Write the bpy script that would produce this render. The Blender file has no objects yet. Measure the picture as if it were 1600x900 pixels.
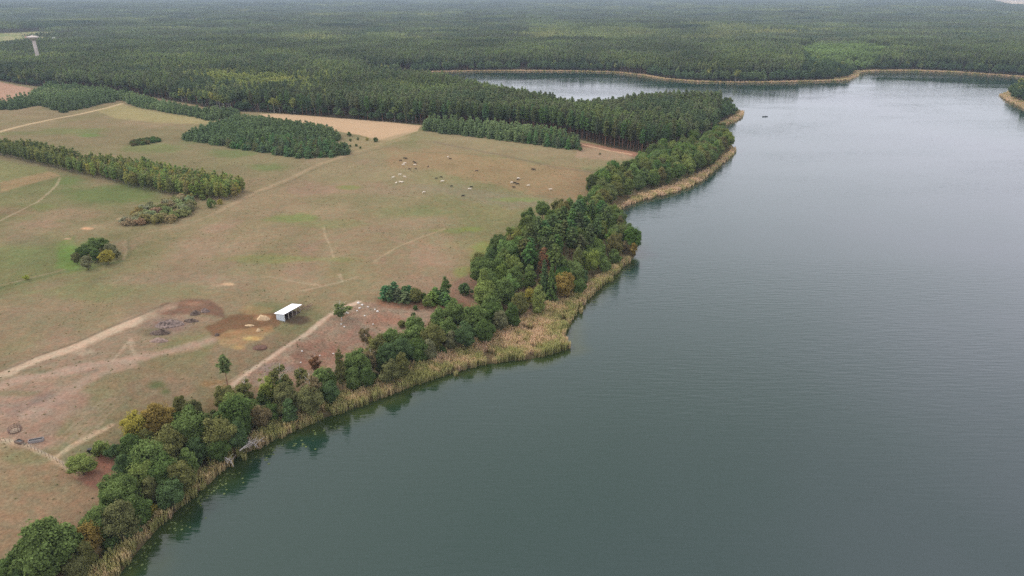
import bpy, math, random
import numpy as np
from mathutils import Vector, Matrix

random.seed(7)
RNG = np.random.default_rng(11)
S = bpy.context.scene
R = math.radians

# ------------------------------------------------------------------ camera, sky, sun, exposure
CAMZ, PITCH, FPX = 100.0, R(23.05), 1067.0          # height over the lake, downward pitch, focal length in 1600-px units
cam_d = bpy.data.cameras.new('camera'); cam = bpy.data.objects.new('camera', cam_d); S.collection.objects.link(cam)
cam.location = (0, 0, CAMZ); cam.rotation_euler = (R(90) - PITCH, 0, 0)
cam_d.sensor_width = 36.0; cam_d.lens = 36.0 * FPX / 1600.0
cam_d.clip_start = 1.0; cam_d.clip_end = 40000.0
S.camera = cam

SUN_EL, SUN_AZ = R(48), R(-65)                       # azimuth from +Y (view direction), clockwise
world = bpy.data.worlds.new('World'); S.world = world; world.use_nodes = True
wn, wl = world.node_tree.nodes, world.node_tree.links
wn.clear()
sky = wn.new('ShaderNodeTexSky'); sky.sky_type = 'NISHITA'; sky.sun_disc = False
sky.sun_elevation = SUN_EL; sky.sun_rotation = SUN_AZ; sky.air_density = 1.0; sky.dust_density = 4.0; sky.ozone_density = 1.0
hs = wn.new('ShaderNodeHueSaturation'); hs.inputs['Saturation'].default_value = 0.30
tc = wn.new('ShaderNodeTexCoord'); mp = wn.new('ShaderNodeMapping'); mp.inputs['Scale'].default_value = (1, 1, 3.0)
nz = wn.new('ShaderNodeTexNoise'); nz.inputs['Scale'].default_value = 1.6; nz.inputs['Detail'].default_value = 5
cr = wn.new('ShaderNodeValToRGB')
cr.color_ramp.elements[0].position = 0.30; cr.color_ramp.elements[0].color = (7.1, 7.15, 8.0, 1)
cr.color_ramp.elements[1].position = 0.72; cr.color_ramp.elements[1].color = (9.9, 9.9, 11.0, 1)
mxs = wn.new('ShaderNodeMix'); mxs.data_type = 'RGBA'; mxs.inputs[0].default_value = 0.75
bg = wn.new('ShaderNodeBackground'); bg.inputs['Strength'].default_value = 0.09
wo = wn.new('ShaderNodeOutputWorld')
wl.new(tc.outputs['Generated'], mp.inputs['Vector']); wl.new(mp.outputs[0], nz.inputs['Vector']); wl.new(nz.outputs['Fac'], cr.inputs[0])
wl.new(sky.outputs[0], hs.inputs['Color']); wl.new(hs.outputs[0], mxs.inputs[6]); wl.new(cr.outputs[0], mxs.inputs[7])
# the cloud deck is brightest well above the horizon
sz_ = wn.new('ShaderNodeSeparateXYZ'); ramp = wn.new('ShaderNodeValToRGB'); e_ = ramp.color_ramp.elements
e_[0].position = 0.0; e_[0].color = (.78, .78, .78, 1); e_[1].position = .30; e_[1].color = (1, 1, 1, 1)
for p_, v_ in ((.12, .83), (.22, .96), (.60, .90)):
    k_ = e_.new(p_); k_.color = (v_, v_, v_, 1)
sk2 = wn.new('ShaderNodeVectorMath'); sk2.operation = 'MULTIPLY'; sk3 = wn.new('ShaderNodeVectorMath'); sk3.operation = 'SCALE'; sk3.inputs['Scale'].default_value = 1.15
wl.new(tc.outputs['Generated'], sz_.inputs[0]); wl.new(sz_.outputs['Z'], ramp.inputs[0])
wl.new(mxs.outputs[2], sk2.inputs[0]); wl.new(ramp.outputs[0], sk2.inputs[1]); wl.new(sk2.outputs[0], sk3.inputs[0])
wl.new(sk3.outputs[0], bg.inputs['Color']); wl.new(bg.outputs[0], wo.inputs['Surface'])

sun_d = bpy.data.lights.new('sun', 'SUN'); sun_d.energy = 1.3; sun_d.angle = R(14); sun_d.color = (1.0, 0.95, 0.88)
sun = bpy.data.objects.new('sun', sun_d); S.collection.objects.link(sun)
sdir = Vector((math.sin(SUN_AZ) * math.cos(SUN_EL), math.cos(SUN_AZ) * math.cos(SUN_EL), math.sin(SUN_EL)))
sun.rotation_euler = sdir.to_track_quat('Z', 'Y').to_euler(); sun.location = (0, 0, 300)

S.view_settings.view_transform = 'Standard'; S.view_settings.look = 'None'
S.view_settings.exposure = 1.02; S.view_settings.gamma = 1.0; S.view_settings.use_curve_mapping = False
S.render.engine = 'CYCLES'
cy = S.cycles
cy.max_bounces = 6; cy.diffuse_bounces = 4; cy.glossy_bounces = 2; cy.transmission_bounces = 2; cy.volume_bounces = 0
cy.transparent_max_bounces = 4; cy.use_denoising = False; cy.sample_clamp_indirect = 4; cy.use_adaptive_sampling = True; cy.adaptive_threshold = 0.006
HAZE = 0.00012
LEAF = 1.75                                          # overall brightness of the foliage colours

# ------------------------------------------------------------------ numeric helpers
def fade(t): return t * t * (3 - 2 * t)
def vnoise(x, y, seed=0):
    xi = np.floor(x).astype(np.int64); yi = np.floor(y).astype(np.int64)
    xf = fade(x - xi); yf = fade(y - yi)
    def h(a, b):
        n = (a * 374761393 + b * 668265263 + seed * 1274126177) & 0xffffffff
        n = ((n ^ (n >> 13)) * 1274126177) & 0xffffffff
        return ((n ^ (n >> 16)) & 0xffff) / 65535.0
    return (h(xi, yi) * (1 - xf) + h(xi + 1, yi) * xf) * (1 - yf) + (h(xi, yi + 1) * (1 - xf) + h(xi + 1, yi + 1) * xf) * yf
def fbm(x, y, seed=0, octv=4):
    x = np.asarray(x, float); y = np.asarray(y, float)
    r = 0; a = 0.5; tot = 0
    for o in range(octv):
        r = r + a * vnoise(x * 2 ** o + 17.3 * o, y * 2 ** o - 9.1 * o, seed + o); tot += a; a *= 0.5
    return r / tot
def sst(a, b, x):
    t = np.clip((x - a) / (b - a), 0, 1); return t * t * (3 - 2 * t)
def line_dist(x, y, pts, closed=False):
    pts = np.asarray(pts, float); n = len(pts)
    d = np.full(np.shape(x), 1e18)
    for i in range(n if closed else n - 1):
        ax, ay = pts[i]; bx, by = pts[(i + 1) % n]
        vx, vy = bx - ax, by - ay; L = vx * vx + vy * vy + 1e-12
        t = np.clip(((x - ax) * vx + (y - ay) * vy) / L, 0, 1)
        d = np.minimum(d, (x - ax - t * vx) ** 2 + (y - ay - t * vy) ** 2)
    return np.sqrt(d)
def in_poly(x, y, pts):
    pts = np.asarray(pts, float); n = len(pts); c = np.zeros(np.shape(x), bool)
    for i in range(n):
        ax, ay = pts[i]; bx, by = pts[i - 1]
        if ay == by: continue
        c ^= ((ay > y) != (by > y)) & (x < (bx - ax) * (y - ay) / (by - ay) + ax)
    return c
def sdp(x, y, pts):
    d = line_dist(x, y, pts, True); return np.where(in_poly(x, y, pts), d, -d)

cP, sP = math.cos(PITCH), math.sin(PITCH)
def ray(px, py):
    a = (px - 800) / FPX; b = (450 - py) / FPX
    return a, cP + b * sP, -sP + b * cP
def at(px, py, z=0.0):                                  # a pixel on the photograph -> the point at height z it shows
    a, f, u = ray(px, py); t = (z - CAMZ) / u
    return a * t, f * t
def project(x, y, z):
    dz = z - CAMZ; depth = y * cP - dz * sP; up = y * sP + dz * cP
    return 800 + FPX * x / depth, 450 - FPX * up / depth, depth

# ------------------------------------------------------------------ the lake and the lie of the land
LAKE_PX = [(120,960),(185,900),(215,862),(250,822),(300,777),(345,737),(372,712),(395,703),(440,681),(500,655),(560,635),(620,612),(680,590),(740,573),
 (790,564),(830,561),(860,553),(888,545),(878,530),(885,510),(900,487),(930,455),(960,430),(985,408),(994,398),(990,380),(980,362),(965,345),(958,333),
 (975,322),(1010,311),(1050,301),(1080,291),(1104,276),(1127,256),(1145,241),(1148,232),(1140,222),(1128,205),(1128,197),(1145,191),(1158,184),(1161,176),
 (1156,171),(1130,171),(1080,171),(1020,170),(960,175),(925,184),(905,187),(880,177),(840,169),(800,160),(760,151),(700,140),(640,136),(600,130),(585,123),
 (600,117),(640,114),(700,112.5),(760,111.5),(840,111.5),(900,112),(960,113.5),(1000,118),(1040,124.5),(1090,128.5),(1150,129.5),(1200,129.5),(1260,128),
 (1310,126.5),(1327,125),(1340,119),(1343,113.5),(1370,111.5),(1430,111.5),(1500,114),(1560,118),(1600,121),(1660,128),(1700,134),(1640,136),(1585,141),
 (1563,149),(1572,157),(1600,170),(1700,200)]
lake = [at(*p) for p in LAKE_PX] + [(1100, 560), (1300, 300), (900, -300), (-40, -300), (-100, 20)]
LK = np.array(lake)
def shore_d(x, y):
    return -sdp(np.asarray(x, float), np.asarray(y, float), LK)   # metres inland, negative over water
def hill(x, y):
    D = np.sqrt(x * x + y * y)
    return sst(2200, 9000, D) * (47 + 10 * sst(-0.5, 0.9, x / np.maximum(y, 1)) + 7 * (fbm(x / 1500., y / 1500., 5, 3) - .5)) \
        + sst(1500, 3500, D) * 30 * (fbm(x / 700., y / 700., 9, 3) - 0.5)
def height_from(x, y, d):
    w = sst(14, 55, d)
    h = np.where(d < 1, np.clip(d * 0.30, -3, 0.3), 0.3)
    h = h + 0.9 * sst(6, 24, d) + 4.6 * w
    und = (fbm(x / 90., y / 90., 3, 3) - 0.5) * 3.6 + (fbm(x / 260., y / 260., 4, 2) - 0.5) * 3.0
    return h + und * sst(25, 90, d) + hill(x, y) * sst(0, 60, d)
def height(x, y):
    x = np.asarray(x, float); y = np.asarray(y, float)
    return height_from(x, y, shore_d(x, y))
# coarse lookup of the height for tracing pixels onto the land
def ground(px, py, lift=0.0):
    """world point of the land (raised by lift) seen at pixel (px, py)"""
    a, f, u = ray(px, py)
    t0 = (CAMZ - 0.0) / -u if u < 0 else 12000
    ts = np.linspace(max(t0 * 0.55, 10), min(t0 * 1.001, 14000), 160)
    X, Y, Z = a * ts, f * ts, CAMZ + u * ts
    k = np.where(Z <= height(X, Y) + lift)[0]
    if len(k) == 0: return float(X[-1]), float(Y[-1])
    k = max(k[0], 1); t1, t2 = ts[k - 1], ts[k]
    tt = np.linspace(t1, t2, 12); g = CAMZ + u * tt - height(a * tt, f * tt) - lift
    j = np.where(g <= 0)[0]; j = j[0] if len(j) else 11
    return float(a * tt[j]), float(f * tt[j])
def gpoly(pts, lift=0.0): return [ground(*p, lift) for p in pts]

# ------------------------------------------------------------------ materials
def mat(name):
    m = bpy.data.materials.new(name); m.use_nodes = True
    m.node_tree.nodes.clear(); return m, m.node_tree.nodes, m.node_tree.links
def plain(name, col, rough=0.8, var=0.25, scale=2.0, metal=0.0):
    m, n, l = mat(name)
    b = n.new('ShaderNodeBsdfPrincipled'); o = n.new('ShaderNodeOutputMaterial'); g = n.new('ShaderNodeNewGeometry')
    nz = n.new('ShaderNodeTexNoise'); nz.inputs['Scale'].default_value = scale; nz.inputs['Detail'].default_value = 6
    mr = n.new('ShaderNodeMapRange'); mr.inputs[1].default_value = .3; mr.inputs[2].default_value = .7
    mr.inputs[3].default_value = 1 - var; mr.inputs[4].default_value = 1 + var
    mx = n.new('ShaderNodeVectorMath'); mx.operation = 'SCALE'; mx.inputs[0].default_value = col
    l.new(g.outputs['Position'], nz.inputs['Vector']); l.new(nz.outputs['Fac'], mr.inputs[0]); l.new(mr.outputs[0], mx.inputs['Scale'])
    l.new(mx.outputs[0], b.inputs['Base Color']); b.inputs['Roughness'].default_value = rough; b.inputs['Metallic'].default_value = metal
    b.inputs['Specular IOR Level'].default_value = 0.2
    l.new(b.outputs[0], o.inputs[0]); return m
def leaf_mat(name, stops, mode='object', zone=0.0, transl=0.36):
    """foliage: tint attribute per leaf clump x colour of the tree (object colour) or a ramp over the tree's random number"""
    m, n, l = mat(name)
    oi = n.new('ShaderNodeObjectInfo'); at_ = n.new('ShaderNodeAttribute'); at_.attribute_name = 'tint'
    if mode == 'object': colsock = oi.outputs['Color']
    else:
        rp = n.new('ShaderNodeValToRGB'); e = rp.color_ramp.elements
        while len(e) < len(stops): e.new(0.5)
        for k, (p, c) in enumerate(stops): e[k].position = p; e[k].color = (*c, 1)
        if zone:
            g = n.new('ShaderNodeNewGeometry'); nz = n.new('ShaderNodeTexNoise'); nz.inputs['Scale'].default_value = zone; nz.inputs['Detail'].default_value = 3
            l.new(g.outputs['Position'], nz.inputs['Vector'])
            mr = n.new('ShaderNodeMapRange'); mr.inputs[1].default_value = .3; mr.inputs[2].default_value = .7
            l.new(nz.outputs['Fac'], mr.inputs[0])
            mm = n.new('ShaderNodeMix'); mm.inputs[0].default_value = 0.68
            l.new(oi.outputs['Random'], mm.inputs[2]); l.new(mr.outputs[0], mm.inputs[3]); l.new(mm.outputs[0], rp.inputs[0])
        else: l.new(oi.outputs['Random'], rp.inputs[0])
        colsock = rp.outputs[0]
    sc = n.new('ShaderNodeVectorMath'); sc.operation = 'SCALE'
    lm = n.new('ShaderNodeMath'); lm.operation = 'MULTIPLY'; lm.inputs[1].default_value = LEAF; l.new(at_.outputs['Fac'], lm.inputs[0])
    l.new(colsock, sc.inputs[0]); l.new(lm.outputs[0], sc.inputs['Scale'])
    if zone and mode != 'object':                       # stands of different age: paler and darker blocks
        g2 = n.new('ShaderNodeNewGeometry'); st = n.new('ShaderNodeTexNoise'); st.inputs['Scale'].default_value = zone * .45; st.inputs['Detail'].default_value = 4; st.inputs['Distortion'].default_value = .6
        sm = n.new('ShaderNodeMapRange'); sm.inputs[1].default_value = .36; sm.inputs[2].default_value = .64; sm.inputs[3].default_value = .84; sm.inputs[4].default_value = 1.34
        s2 = n.new('ShaderNodeMath'); s2.operation = 'MULTIPLY'
        l.new(g2.outputs['Position'], st.inputs['Vector']); l.new(st.outputs['Fac'], sm.inputs[0]); l.new(lm.outputs[0], s2.inputs[0]); l.new(sm.outputs[0], s2.inputs[1]); l.new(s2.outputs[0], sc.inputs['Scale'])
    d = n.new('ShaderNodeBsdfDiffuse'); t = n.new('ShaderNodeBsdfTranslucent'); mx = n.new('ShaderNodeMixShader'); mx.inputs[0].default_value = transl
    o = n.new('ShaderNodeOutputMaterial')
    l.new(sc.outputs[0], d.inputs[0]); l.new(sc.outputs[0], t.inputs[0]); l.new(d.outputs[0], mx.inputs[1]); l.new(t.outputs[0], mx.inputs[2]); l.new(mx.outputs[0], o.inputs[0])
    return m

M_LEAF = leaf_mat('leaves', None)
M_PINEF = leaf_mat('pine_needles', [(0, (.050,.070,.040)), (.3, (.066,.090,.038)), (.45, (.092,.100,.050)), (.6, (.084,.114,.042)), (1, (.140,.156,.056))], 'ramp', 0.014)
M_FARF = leaf_mat('far_needles', [(0, (.030,.048,.032)), (.3, (.052,.072,.036)), (.45, (.070,.076,.040)), (.65, (.068,.092,.038)), (1, (.125,.138,.054))], 'ramp', 0.007)
M_MIXF = leaf_mat('mixed_leaves', [(0, (.070,.090,.032)), (.4, (.105,.125,.036)), (.75, (.150,.158,.042)), (1, (.200,.185,.050))], 'ramp', 0.02)
M_SHOREF = leaf_mat('shore_leaves', [(0, (.036,.058,.028)), (.5, (.050,.076,.032)), (1, (.085,.105,.040))], 'ramp', 0.02)
M_YOUNGF = leaf_mat('young_needles', [(0, (.064,.096,.042)), (.5, (.086,.120,.050)), (1, (.118,.145,.060))], 'ramp', 0.02)
M_BARK = plain('bark', (.12, .085, .06), .9, .4, 3)
M_PINEBARK = plain('pine_bark', (.22, .12, .075), .9, .35, 2)
M_BIRCH = plain('birch_bark', (.50, .47, .42), .8, .4, 4)
M_BIRCHD = plain('birch_bark_dull', (.26, .23, .19), .8, .4, 4)
M_DEAD = plain('bleached_wood', (.42, .38, .34), .8, .25, 5)

def ground_mat(name, fine=1.0, rows=0.0):
    m, n, l = mat(name)
    a = n.new('ShaderNodeAttribute'); a.attribute_name = 'soil'; g = n.new('ShaderNodeNewGeometry')
    acc = None
    for sc_, lo, hi, det in ((0.05, .90, 1.10, 3), (0.35, .90, 1.10, 4), (1.5, .72, 1.28, 6)):
        nz = n.new('ShaderNodeTexNoise'); nz.inputs['Scale'].default_value = sc_; nz.inputs['Detail'].default_value = det; nz.inputs['Roughness'].default_value = .7
        mr = n.new('ShaderNodeMapRange'); mr.inputs[1].default_value = .3; mr.inputs[2].default_value = .7; mr.clamp = False
        mr.inputs[3].default_value = 1 - (1 - lo) * fine; mr.inputs[4].default_value = 1 + (hi - 1) * fine
        l.new(g.outputs['Position'], nz.inputs['Vector']); l.new(nz.outputs['Fac'], mr.inputs[0])
        if acc is None: acc = mr.outputs[0]
        else:
            mu = n.new('ShaderNodeMath'); mu.operation = 'MULTIPLY'; l.new(acc, mu.inputs[0]); l.new(mr.outputs[0], mu.inputs[1]); acc = mu.outputs[0]
    v = n.new('ShaderNodeVectorMath'); v.operation = 'SCALE'; l.new(a.outputs['Color'], v.inputs[0]); l.new(acc, v.inputs['Scale'])
    # drier / greener mottling of the sward
    nz = n.new('ShaderNodeTexNoise'); nz.inputs['Scale'].default_value = .45; nz.inputs['Detail'].default_value = 5; l.new(g.outputs['Position'], nz.inputs['Vector'])
    mr = n.new('ShaderNodeMapRange'); mr.inputs[1].default_value = .35; mr.inputs[2].default_value = .65; l.new(nz.outputs['Fac'], mr.inputs[0])
    mx = n.new('ShaderNodeMix'); mx.data_type = 'RGBA'; mx.blend_type = 'MULTIPLY'; mx.inputs[0].default_value = .8 * fine
    c2 = n.new('ShaderNodeMix'); c2.data_type = 'RGBA'; c2.inputs[6].default_value = (1.08, .95, .86, 1); c2.inputs[7].default_value = (.93, 1.03, .95, 1)
    l.new(mr.outputs[0], c2.inputs[0]); l.new(v.outputs[0], mx.inputs[6]); l.new(c2.outputs[2], mx.inputs[7])
    b = n.new('ShaderNodeBsdfDiffuse'); b.inputs['Roughness'].default_value = 1; o = n.new('ShaderNodeOutputMaterial')
    bp = n.new('ShaderNodeBump'); bp.inputs['Strength'].default_value = .5; bp.inputs['Distance'].default_value = .25
    nz2 = n.new('ShaderNodeTexNoise'); nz2.inputs['Scale'].default_value = 1.6; nz2.inputs['Detail'].default_value = 5; l.new(g.outputs['Position'], nz2.inputs['Vector'])
    l.new(nz2.outputs['Fac'], bp.inputs['Height']); l.new(bp.outputs[0], b.inputs['Normal'])
    l.new(mx.outputs[2], b.inputs[0]); l.new(b.outputs[0], o.inputs[0]); return m

def water_mat():
    m, n, l = mat('lake_water')
    g = n.new('ShaderNodeNewGeometry'); o = n.new('ShaderNodeOutputMaterial'); b = n.new('ShaderNodeBsdfPrincipled')
    a = n.new('ShaderNodeAttribute'); a.attribute_name = 'shallow'
    cr = n.new('ShaderNodeMix'); cr.data_type = 'RGBA'; dc = n.new('ShaderNodeMix'); dc.data_type = 'RGBA'; dc.inputs[6].default_value = (.034, .042, .048, 1); dc.inputs[7].default_value = (.007, .026, .019, 1); ac = n.new('ShaderNodeAttribute'); ac.attribute_name = 'coast'; l.new(ac.outputs['Fac'], dc.inputs[0]); l.new(dc.outputs[2], cr.inputs[6]); cr.inputs[7].default_value = (.022, .034, .010, 1)
    l.new(a.outputs['Fac'], cr.inputs[0])
    l.new(cr.outputs[2], b.inputs['Base Color'])
    b.inputs['IOR'].default_value = 1.42
    # calm and rippled zones of the lake
    z = n.new('ShaderNodeTexNoise'); z.inputs['Scale'].default_value = .011; z.inputs['Detail'].default_value = 4; z.inputs['Distortion'].default_value = .8
    mz = n.new('ShaderNodeMapping'); mz.inputs['Scale'].default_value = (.55, 1.3, 1); mz.inputs['Rotation'].default_value = (0, 0, R(-18)); l.new(g.outputs['Position'], mz.inputs[0]); l.new(mz.outputs[0], z.inputs['Vector'])
    rr = n.new('ShaderNodeMapRange'); rr.inputs[1].default_value = .35; rr.inputs[2].default_value = .65; rr.inputs[3].default_value = .05; rr.inputs[4].default_value = .11
    l.new(z.outputs['Fac'], rr.inputs[0]); l.new(rr.outputs[0], b.inputs['Roughness'])
    mp = n.new('ShaderNodeMapping'); mp.inputs['Scale'].default_value = (.24, 1.5, 1); mp.inputs['Rotation'].default_value = (0, 0, R(4)); l.new(g.outputs['Position'], mp.inputs[0])
    n1 = n.new('ShaderNodeTexNoise'); n1.inputs['Scale'].default_value = .62; n1.inputs['Detail'].default_value = 3; n1.inputs['Distortion'].default_value = .4; l.new(mp.outputs[0], n1.inputs['Vector'])
    n2 = n.new('ShaderNodeTexNoise'); n2.inputs['Scale'].default_value = .12; n2.inputs['Detail'].default_value = 2; l.new(g.outputs['Position'], n2.inputs['Vector'])
    ad = n.new('ShaderNodeMath'); ad.operation = 'MULTIPLY'; mm = n.new('ShaderNodeMapRange'); mm.inputs[1].default_value = .36; mm.inputs[2].default_value = .64; mm.inputs[3].default_value = .35; mm.inputs[4].default_value = 1.5
    l.new(z.outputs['Fac'], mm.inputs[0]); l.new(n1.outputs['Fac'], ad.inputs[0]); l.new(mm.outputs[0], ad.inputs[1])
    bp = n.new('ShaderNodeBump'); bp.inputs['Strength'].default_value = 1.0; bp.inputs['Distance'].default_value = .075
    l.new(ad.outputs[0], bp.inputs['Height']); l.new(bp.outputs[0], b.inputs['Normal'])
    l.new(b.outputs[0], o.inputs[0]); return m

# ------------------------------------------------------------------ object helpers
LINK = S.collection.objects.link
def tag(o, label=None, cat=None, group=None, kind=None):
    if label: o['label'] = label
    if cat: o['category'] = cat
    if group: o['group'] = group
    if kind: o['kind'] = kind
    return o
def mesh_np(name, V, F, mats, mi=None, attrs=None, smooth=False):
    me = bpy.data.meshes.new(name); V = np.asarray(V, np.float32); F = np.asarray(F, np.int32); k = F.shape[1]
    me.vertices.add(len(V)); me.vertices.foreach_set('co', V.ravel())
    me.loops.add(F.size); me.loops.foreach_set('vertex_index', F.ravel())
    me.polygons.add(len(F)); me.polygons.foreach_set('loop_start', np.arange(0, F.size, k, dtype=np.int32))
    for m in mats: me.materials.append(m)
    if mi is not None: me.polygons.foreach_set('material_index', np.asarray(mi, np.int32))
    me.update(calc_edges=True)
    if smooth: me.polygons.foreach_set('use_smooth', np.ones(len(F), bool))
    for an, (typ, arr) in (attrs or {}).items():
        a = me.attributes.new(an, typ, 'POINT')
        a.data.foreach_set('value' if typ in ('FLOAT', 'INT') else ('color' if typ == 'FLOAT_COLOR' else 'vector'), np.ascontiguousarray(arr).ravel())
    return me
def obj(name, me, parent=None, loc=None):
    o = bpy.data.objects.new(name, me); LINK(o)
    if parent: o.parent = parent
    if loc: o.location = loc
    return o
def empty(name, loc, rz=0):
    o = bpy.data.objects.new(name, None); LINK(o); o.location = loc; o.rotation_euler = (0, 0, rz); o.empty_display_size = .5; return o

class MB:                                               # collects polygons into ONE mesh
    def __init__(s): s.v = []; s.f = []
    def box(s, c, d, rot=None):
        k = len(s.v)
        for i in range(8):
            p = Vector(((i & 1) - .5, ((i >> 1) & 1) - .5, ((i >> 2) & 1) - .5)); p = Vector((p.x * d[0], p.y * d[1], p.z * d[2]))
            if rot: p = rot @ p
            s.v.append(tuple(p + Vector(c)))
        s.f += [tuple(k + q for q in f) for f in ((0,2,3,1),(4,5,7,6),(0,1,5,4),(2,6,7,3),(0,4,6,2),(1,3,7,5))]; return s
    def tube(s, pts, rad, n=8, cap=True):
        pts = [Vector(p) for p in pts]; rings = []
        for i, p in enumerate(pts):
            d = (pts[min(i + 1, len(pts) - 1)] - pts[max(i - 1, 0)]).normalized()
            a = d.orthogonal().normalized() if i == 0 else (a - d * a.dot(d)).normalized(); b = d.cross(a); r = rad[i] if hasattr(rad, '__len__') else rad
            k = len(s.v)
            for j in range(n):
                t = 2 * math.pi * j / n; s.v.append(tuple(p + (a * math.cos(t) + b * math.sin(t)) * r))
            rings.append(k)
        for k0, k1 in zip(rings, rings[1:]):
            for j in range(n): s.f.append((k0 + j, k0 + (j + 1) % n, k1 + (j + 1) % n, k1 + j))
        if cap: s.f.append(tuple(rings[0] + j for j in reversed(range(n)))); s.f.append(tuple(rings[-1] + j for j in range(n)))
        return s
    def lathe(s, prof, n=24):
        rings = []
        for r, z in prof:
            k = len(s.v)
            for j in range(n): t = 2 * math.pi * j / n; s.v.append((r * math.cos(t), r * math.sin(t), z))
            rings.append(k)
        for k0, k1 in zip(rings, rings[1:]):
            for j in range(n): s.f.append((k0 + j, k0 + (j + 1) % n, k1 + (j + 1) % n, k1 + j))
        s.f.append(tuple(rings[0] + j for j in reversed(range(n)))); s.f.append(tuple(rings[-1] + j for j in range(n))); return s
    def mesh(s, name, m, smooth=False):
        me = bpy.data.meshes.new(name); me.from_pydata(s.v, [], s.f); me.materials.append(m)
        if smooth: me.polygons.foreach_set('use_smooth', [True] * len(s.f))
        me.update(); return me
    def build(s, name, m, parent=None, smooth=False): return obj(name, s.mesh(name, m, smooth), parent)

# ------------------------------------------------------------------ terrain: one sheet with finer cells near the camera
rows = [55.0]
while rows[-1] < 1500: rows.append(rows[-1] * (1 + 1 / 310.))
while rows[-1] < 15500: rows.append(rows[-1] * (1 + 1 / 110.))
rows = np.array(rows)
cols = np.concatenate([np.linspace(-1.7, -1.08, 30, endpoint=False), np.linspace(-1.08, 0.45, 900, endpoint=False), np.linspace(0.45, 1.3, 200)])
U, YY = np.meshgrid(cols, rows); GX = (U * YY).ravel(); GY = YY.ravel(); NR, NC = YY.shape
GD = shore_d(GX, GY)
GZ = height_from(GX, GY, GD)
QX, QY, _ = project(GX, GY, GZ)
C = np.zeros((len(GX), 3)); CLS = np.zeros(len(GX), np.int8)
print('terrain verts', len(GX))
TAN, GRN, LIM, PNK, BRN = (.250, .188, .112), (.150, .150, .064), (.160, .195, .055), (.262, .168, .122), (.115, .062, .040)
n1 = fbm(GX / 38., GY / 60., 21, 5); n2 = fbm(GX / 16., GY / 22., 22, 4); n3 = fbm(GX / 110., GY / 160., 23, 3); n4 = fbm(GX / 4., GY / 5., 27, 3)
def lerp(mask, col, k=1.0, sel=None):
    a = np.clip(mask * k, 0, 1)[:, None] if sel is None else np.clip(mask * k, 0, 1)[:, None]
    if sel is None: C[:] = C * (1 - a) + np.array(col) * a
    else: C[sel] = C[sel] * (1 - a) + np.array(col) * a
C[:] = np.array(TAN)
lerp(sst(.45, .66, n1 * .6 + n3 * .4), GRN, .80)
lerp(sst(.48, .66, n2 * .6 + (1 - n3) * .4), PNK, .48); lerp(sst(.50, .64, fbm(GX / 9., GY / 14., 29, 3)), GRN, .20); lerp(sst(.45, .62, fbm(GX / 150. + .3 * n1, GY / 70., 35, 3)), (.205, .185, .095), .5)
C *= .95
lerp(sst(.52, .72, n4), (.20, .17, .10), .35)
def sel_box(pts, pad):
    p = np.array(pts); return np.where((QX > p[:, 0].min() - pad) & (QX < p[:, 0].max() + pad) & (QY > p[:, 1].min() - pad) & (QY < p[:, 1].max() + pad))[0]
def poly(pts, col, k=1.0, soft=2.0, jit=4.0, cls=None):
    s = sel_box(pts, soft + jit + 2)
    if not len(s): return
    d = sdp(QX[s], QY[s], pts) + (n2[s] - .5) * 2 * jit + (n4[s] - .5) * jit * .8
    lerp(sst(-soft, soft, d), col, k, s)
    if cls is not None: CLS[s[d > 0]] = cls
def blob(cx, cy, rx, ry, col, k=1.0, rag=.6):
    s = sel_box([(cx - rx * 1.6, cy - ry * 1.6), (cx + rx * 1.6, cy + ry * 1.6)], 1)
    if not len(s): return
    d = np.sqrt(((QX[s] - cx) / rx) ** 2 + ((QY[s] - cy) / ry) ** 2) + (n2[s] - .5) * rag * 1.6 + (n4[s] - .5) * rag
    lerp(1 - sst(.45, 1.25, d), col, k, s)
def track(pts, w, col, k=.9, cls=None, soft=.6, wob=.5):
    W = np.array(gpoly(pts)); s = np.where((GX > W[:, 0].min() - w - 4) & (GX < W[:, 0].max() + w + 4) & (GY > W[:, 1].min() - w - 4) & (GY < W[:, 1].max() + w + 4))[0]
    d = line_dist(GX[s], GY[s], W) + (n4[s] - .5) * wob * 2
    lerp(1 - sst(w * .5 - soft * .5, w * .5 + soft, d), col, k, s)
    if cls is not None: CLS[s[d < w * .5]] = cls
# fields
poly([(-200,185),(0,172),(60,165),(100,178),(190,160),(260,176),(340,190),(290,215),(200,245),(0,215),(-200,190)], (.215,.170,.092), .55, 4, 6)
poly([(60,200),(190,195),(330,215),(480,250),(380,290),(250,262),(120,240),(0,214)], (.175,.150,.078), .55, 6, 8)
poly([(-100,245),(0,250),(90,270),(180,296),(250,318),(230,345),(120,350),(0,340),(-100,340)], (.150,.155,.066), .42, 10, 14)
poly([(-60,380),(60,370),(130,385),(190,410),(60,436),(0,450),(-60,455)], (.150,.158,.064), .45, 10, 14)
poly([(150,172),(190,163),(260,178),(340,188),(335,194),(250,192),(180,185)], (.30,.255,.120), .7, 2, 2)
poly([(600,236),(660,230),(740,240),(830,252),(940,268),(925,300),(900,312),(845,304),(760,286),(690,268),(610,262)], (.240,.165,.092), .75, 6, 9)
poly([(655,215),(720,222),(900,238),(975,240),(935,262),(830,250),(720,236),(650,226)], (.210,.165,.095), .6, 3, 4)
poly([(905,225),(975,238),(1010,244),(960,252),(900,245)], (.30,.20,.14), .6, 2, 3)
poly([(0,285),(75,268),(92,274),(60,284),(0,302)], (.30,.20,.11), .7, 2, 2)
poly([(0,250),(70,262),(75,268),(0,284),(-120,290),(-120,250)], (.19,.185,.08), .7, 2, 2)
poly([(640,290),(740,290),(830,310),(900,318),(800,325),(700,305)], (.20,.165,.115), .5, 5, 6)
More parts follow.
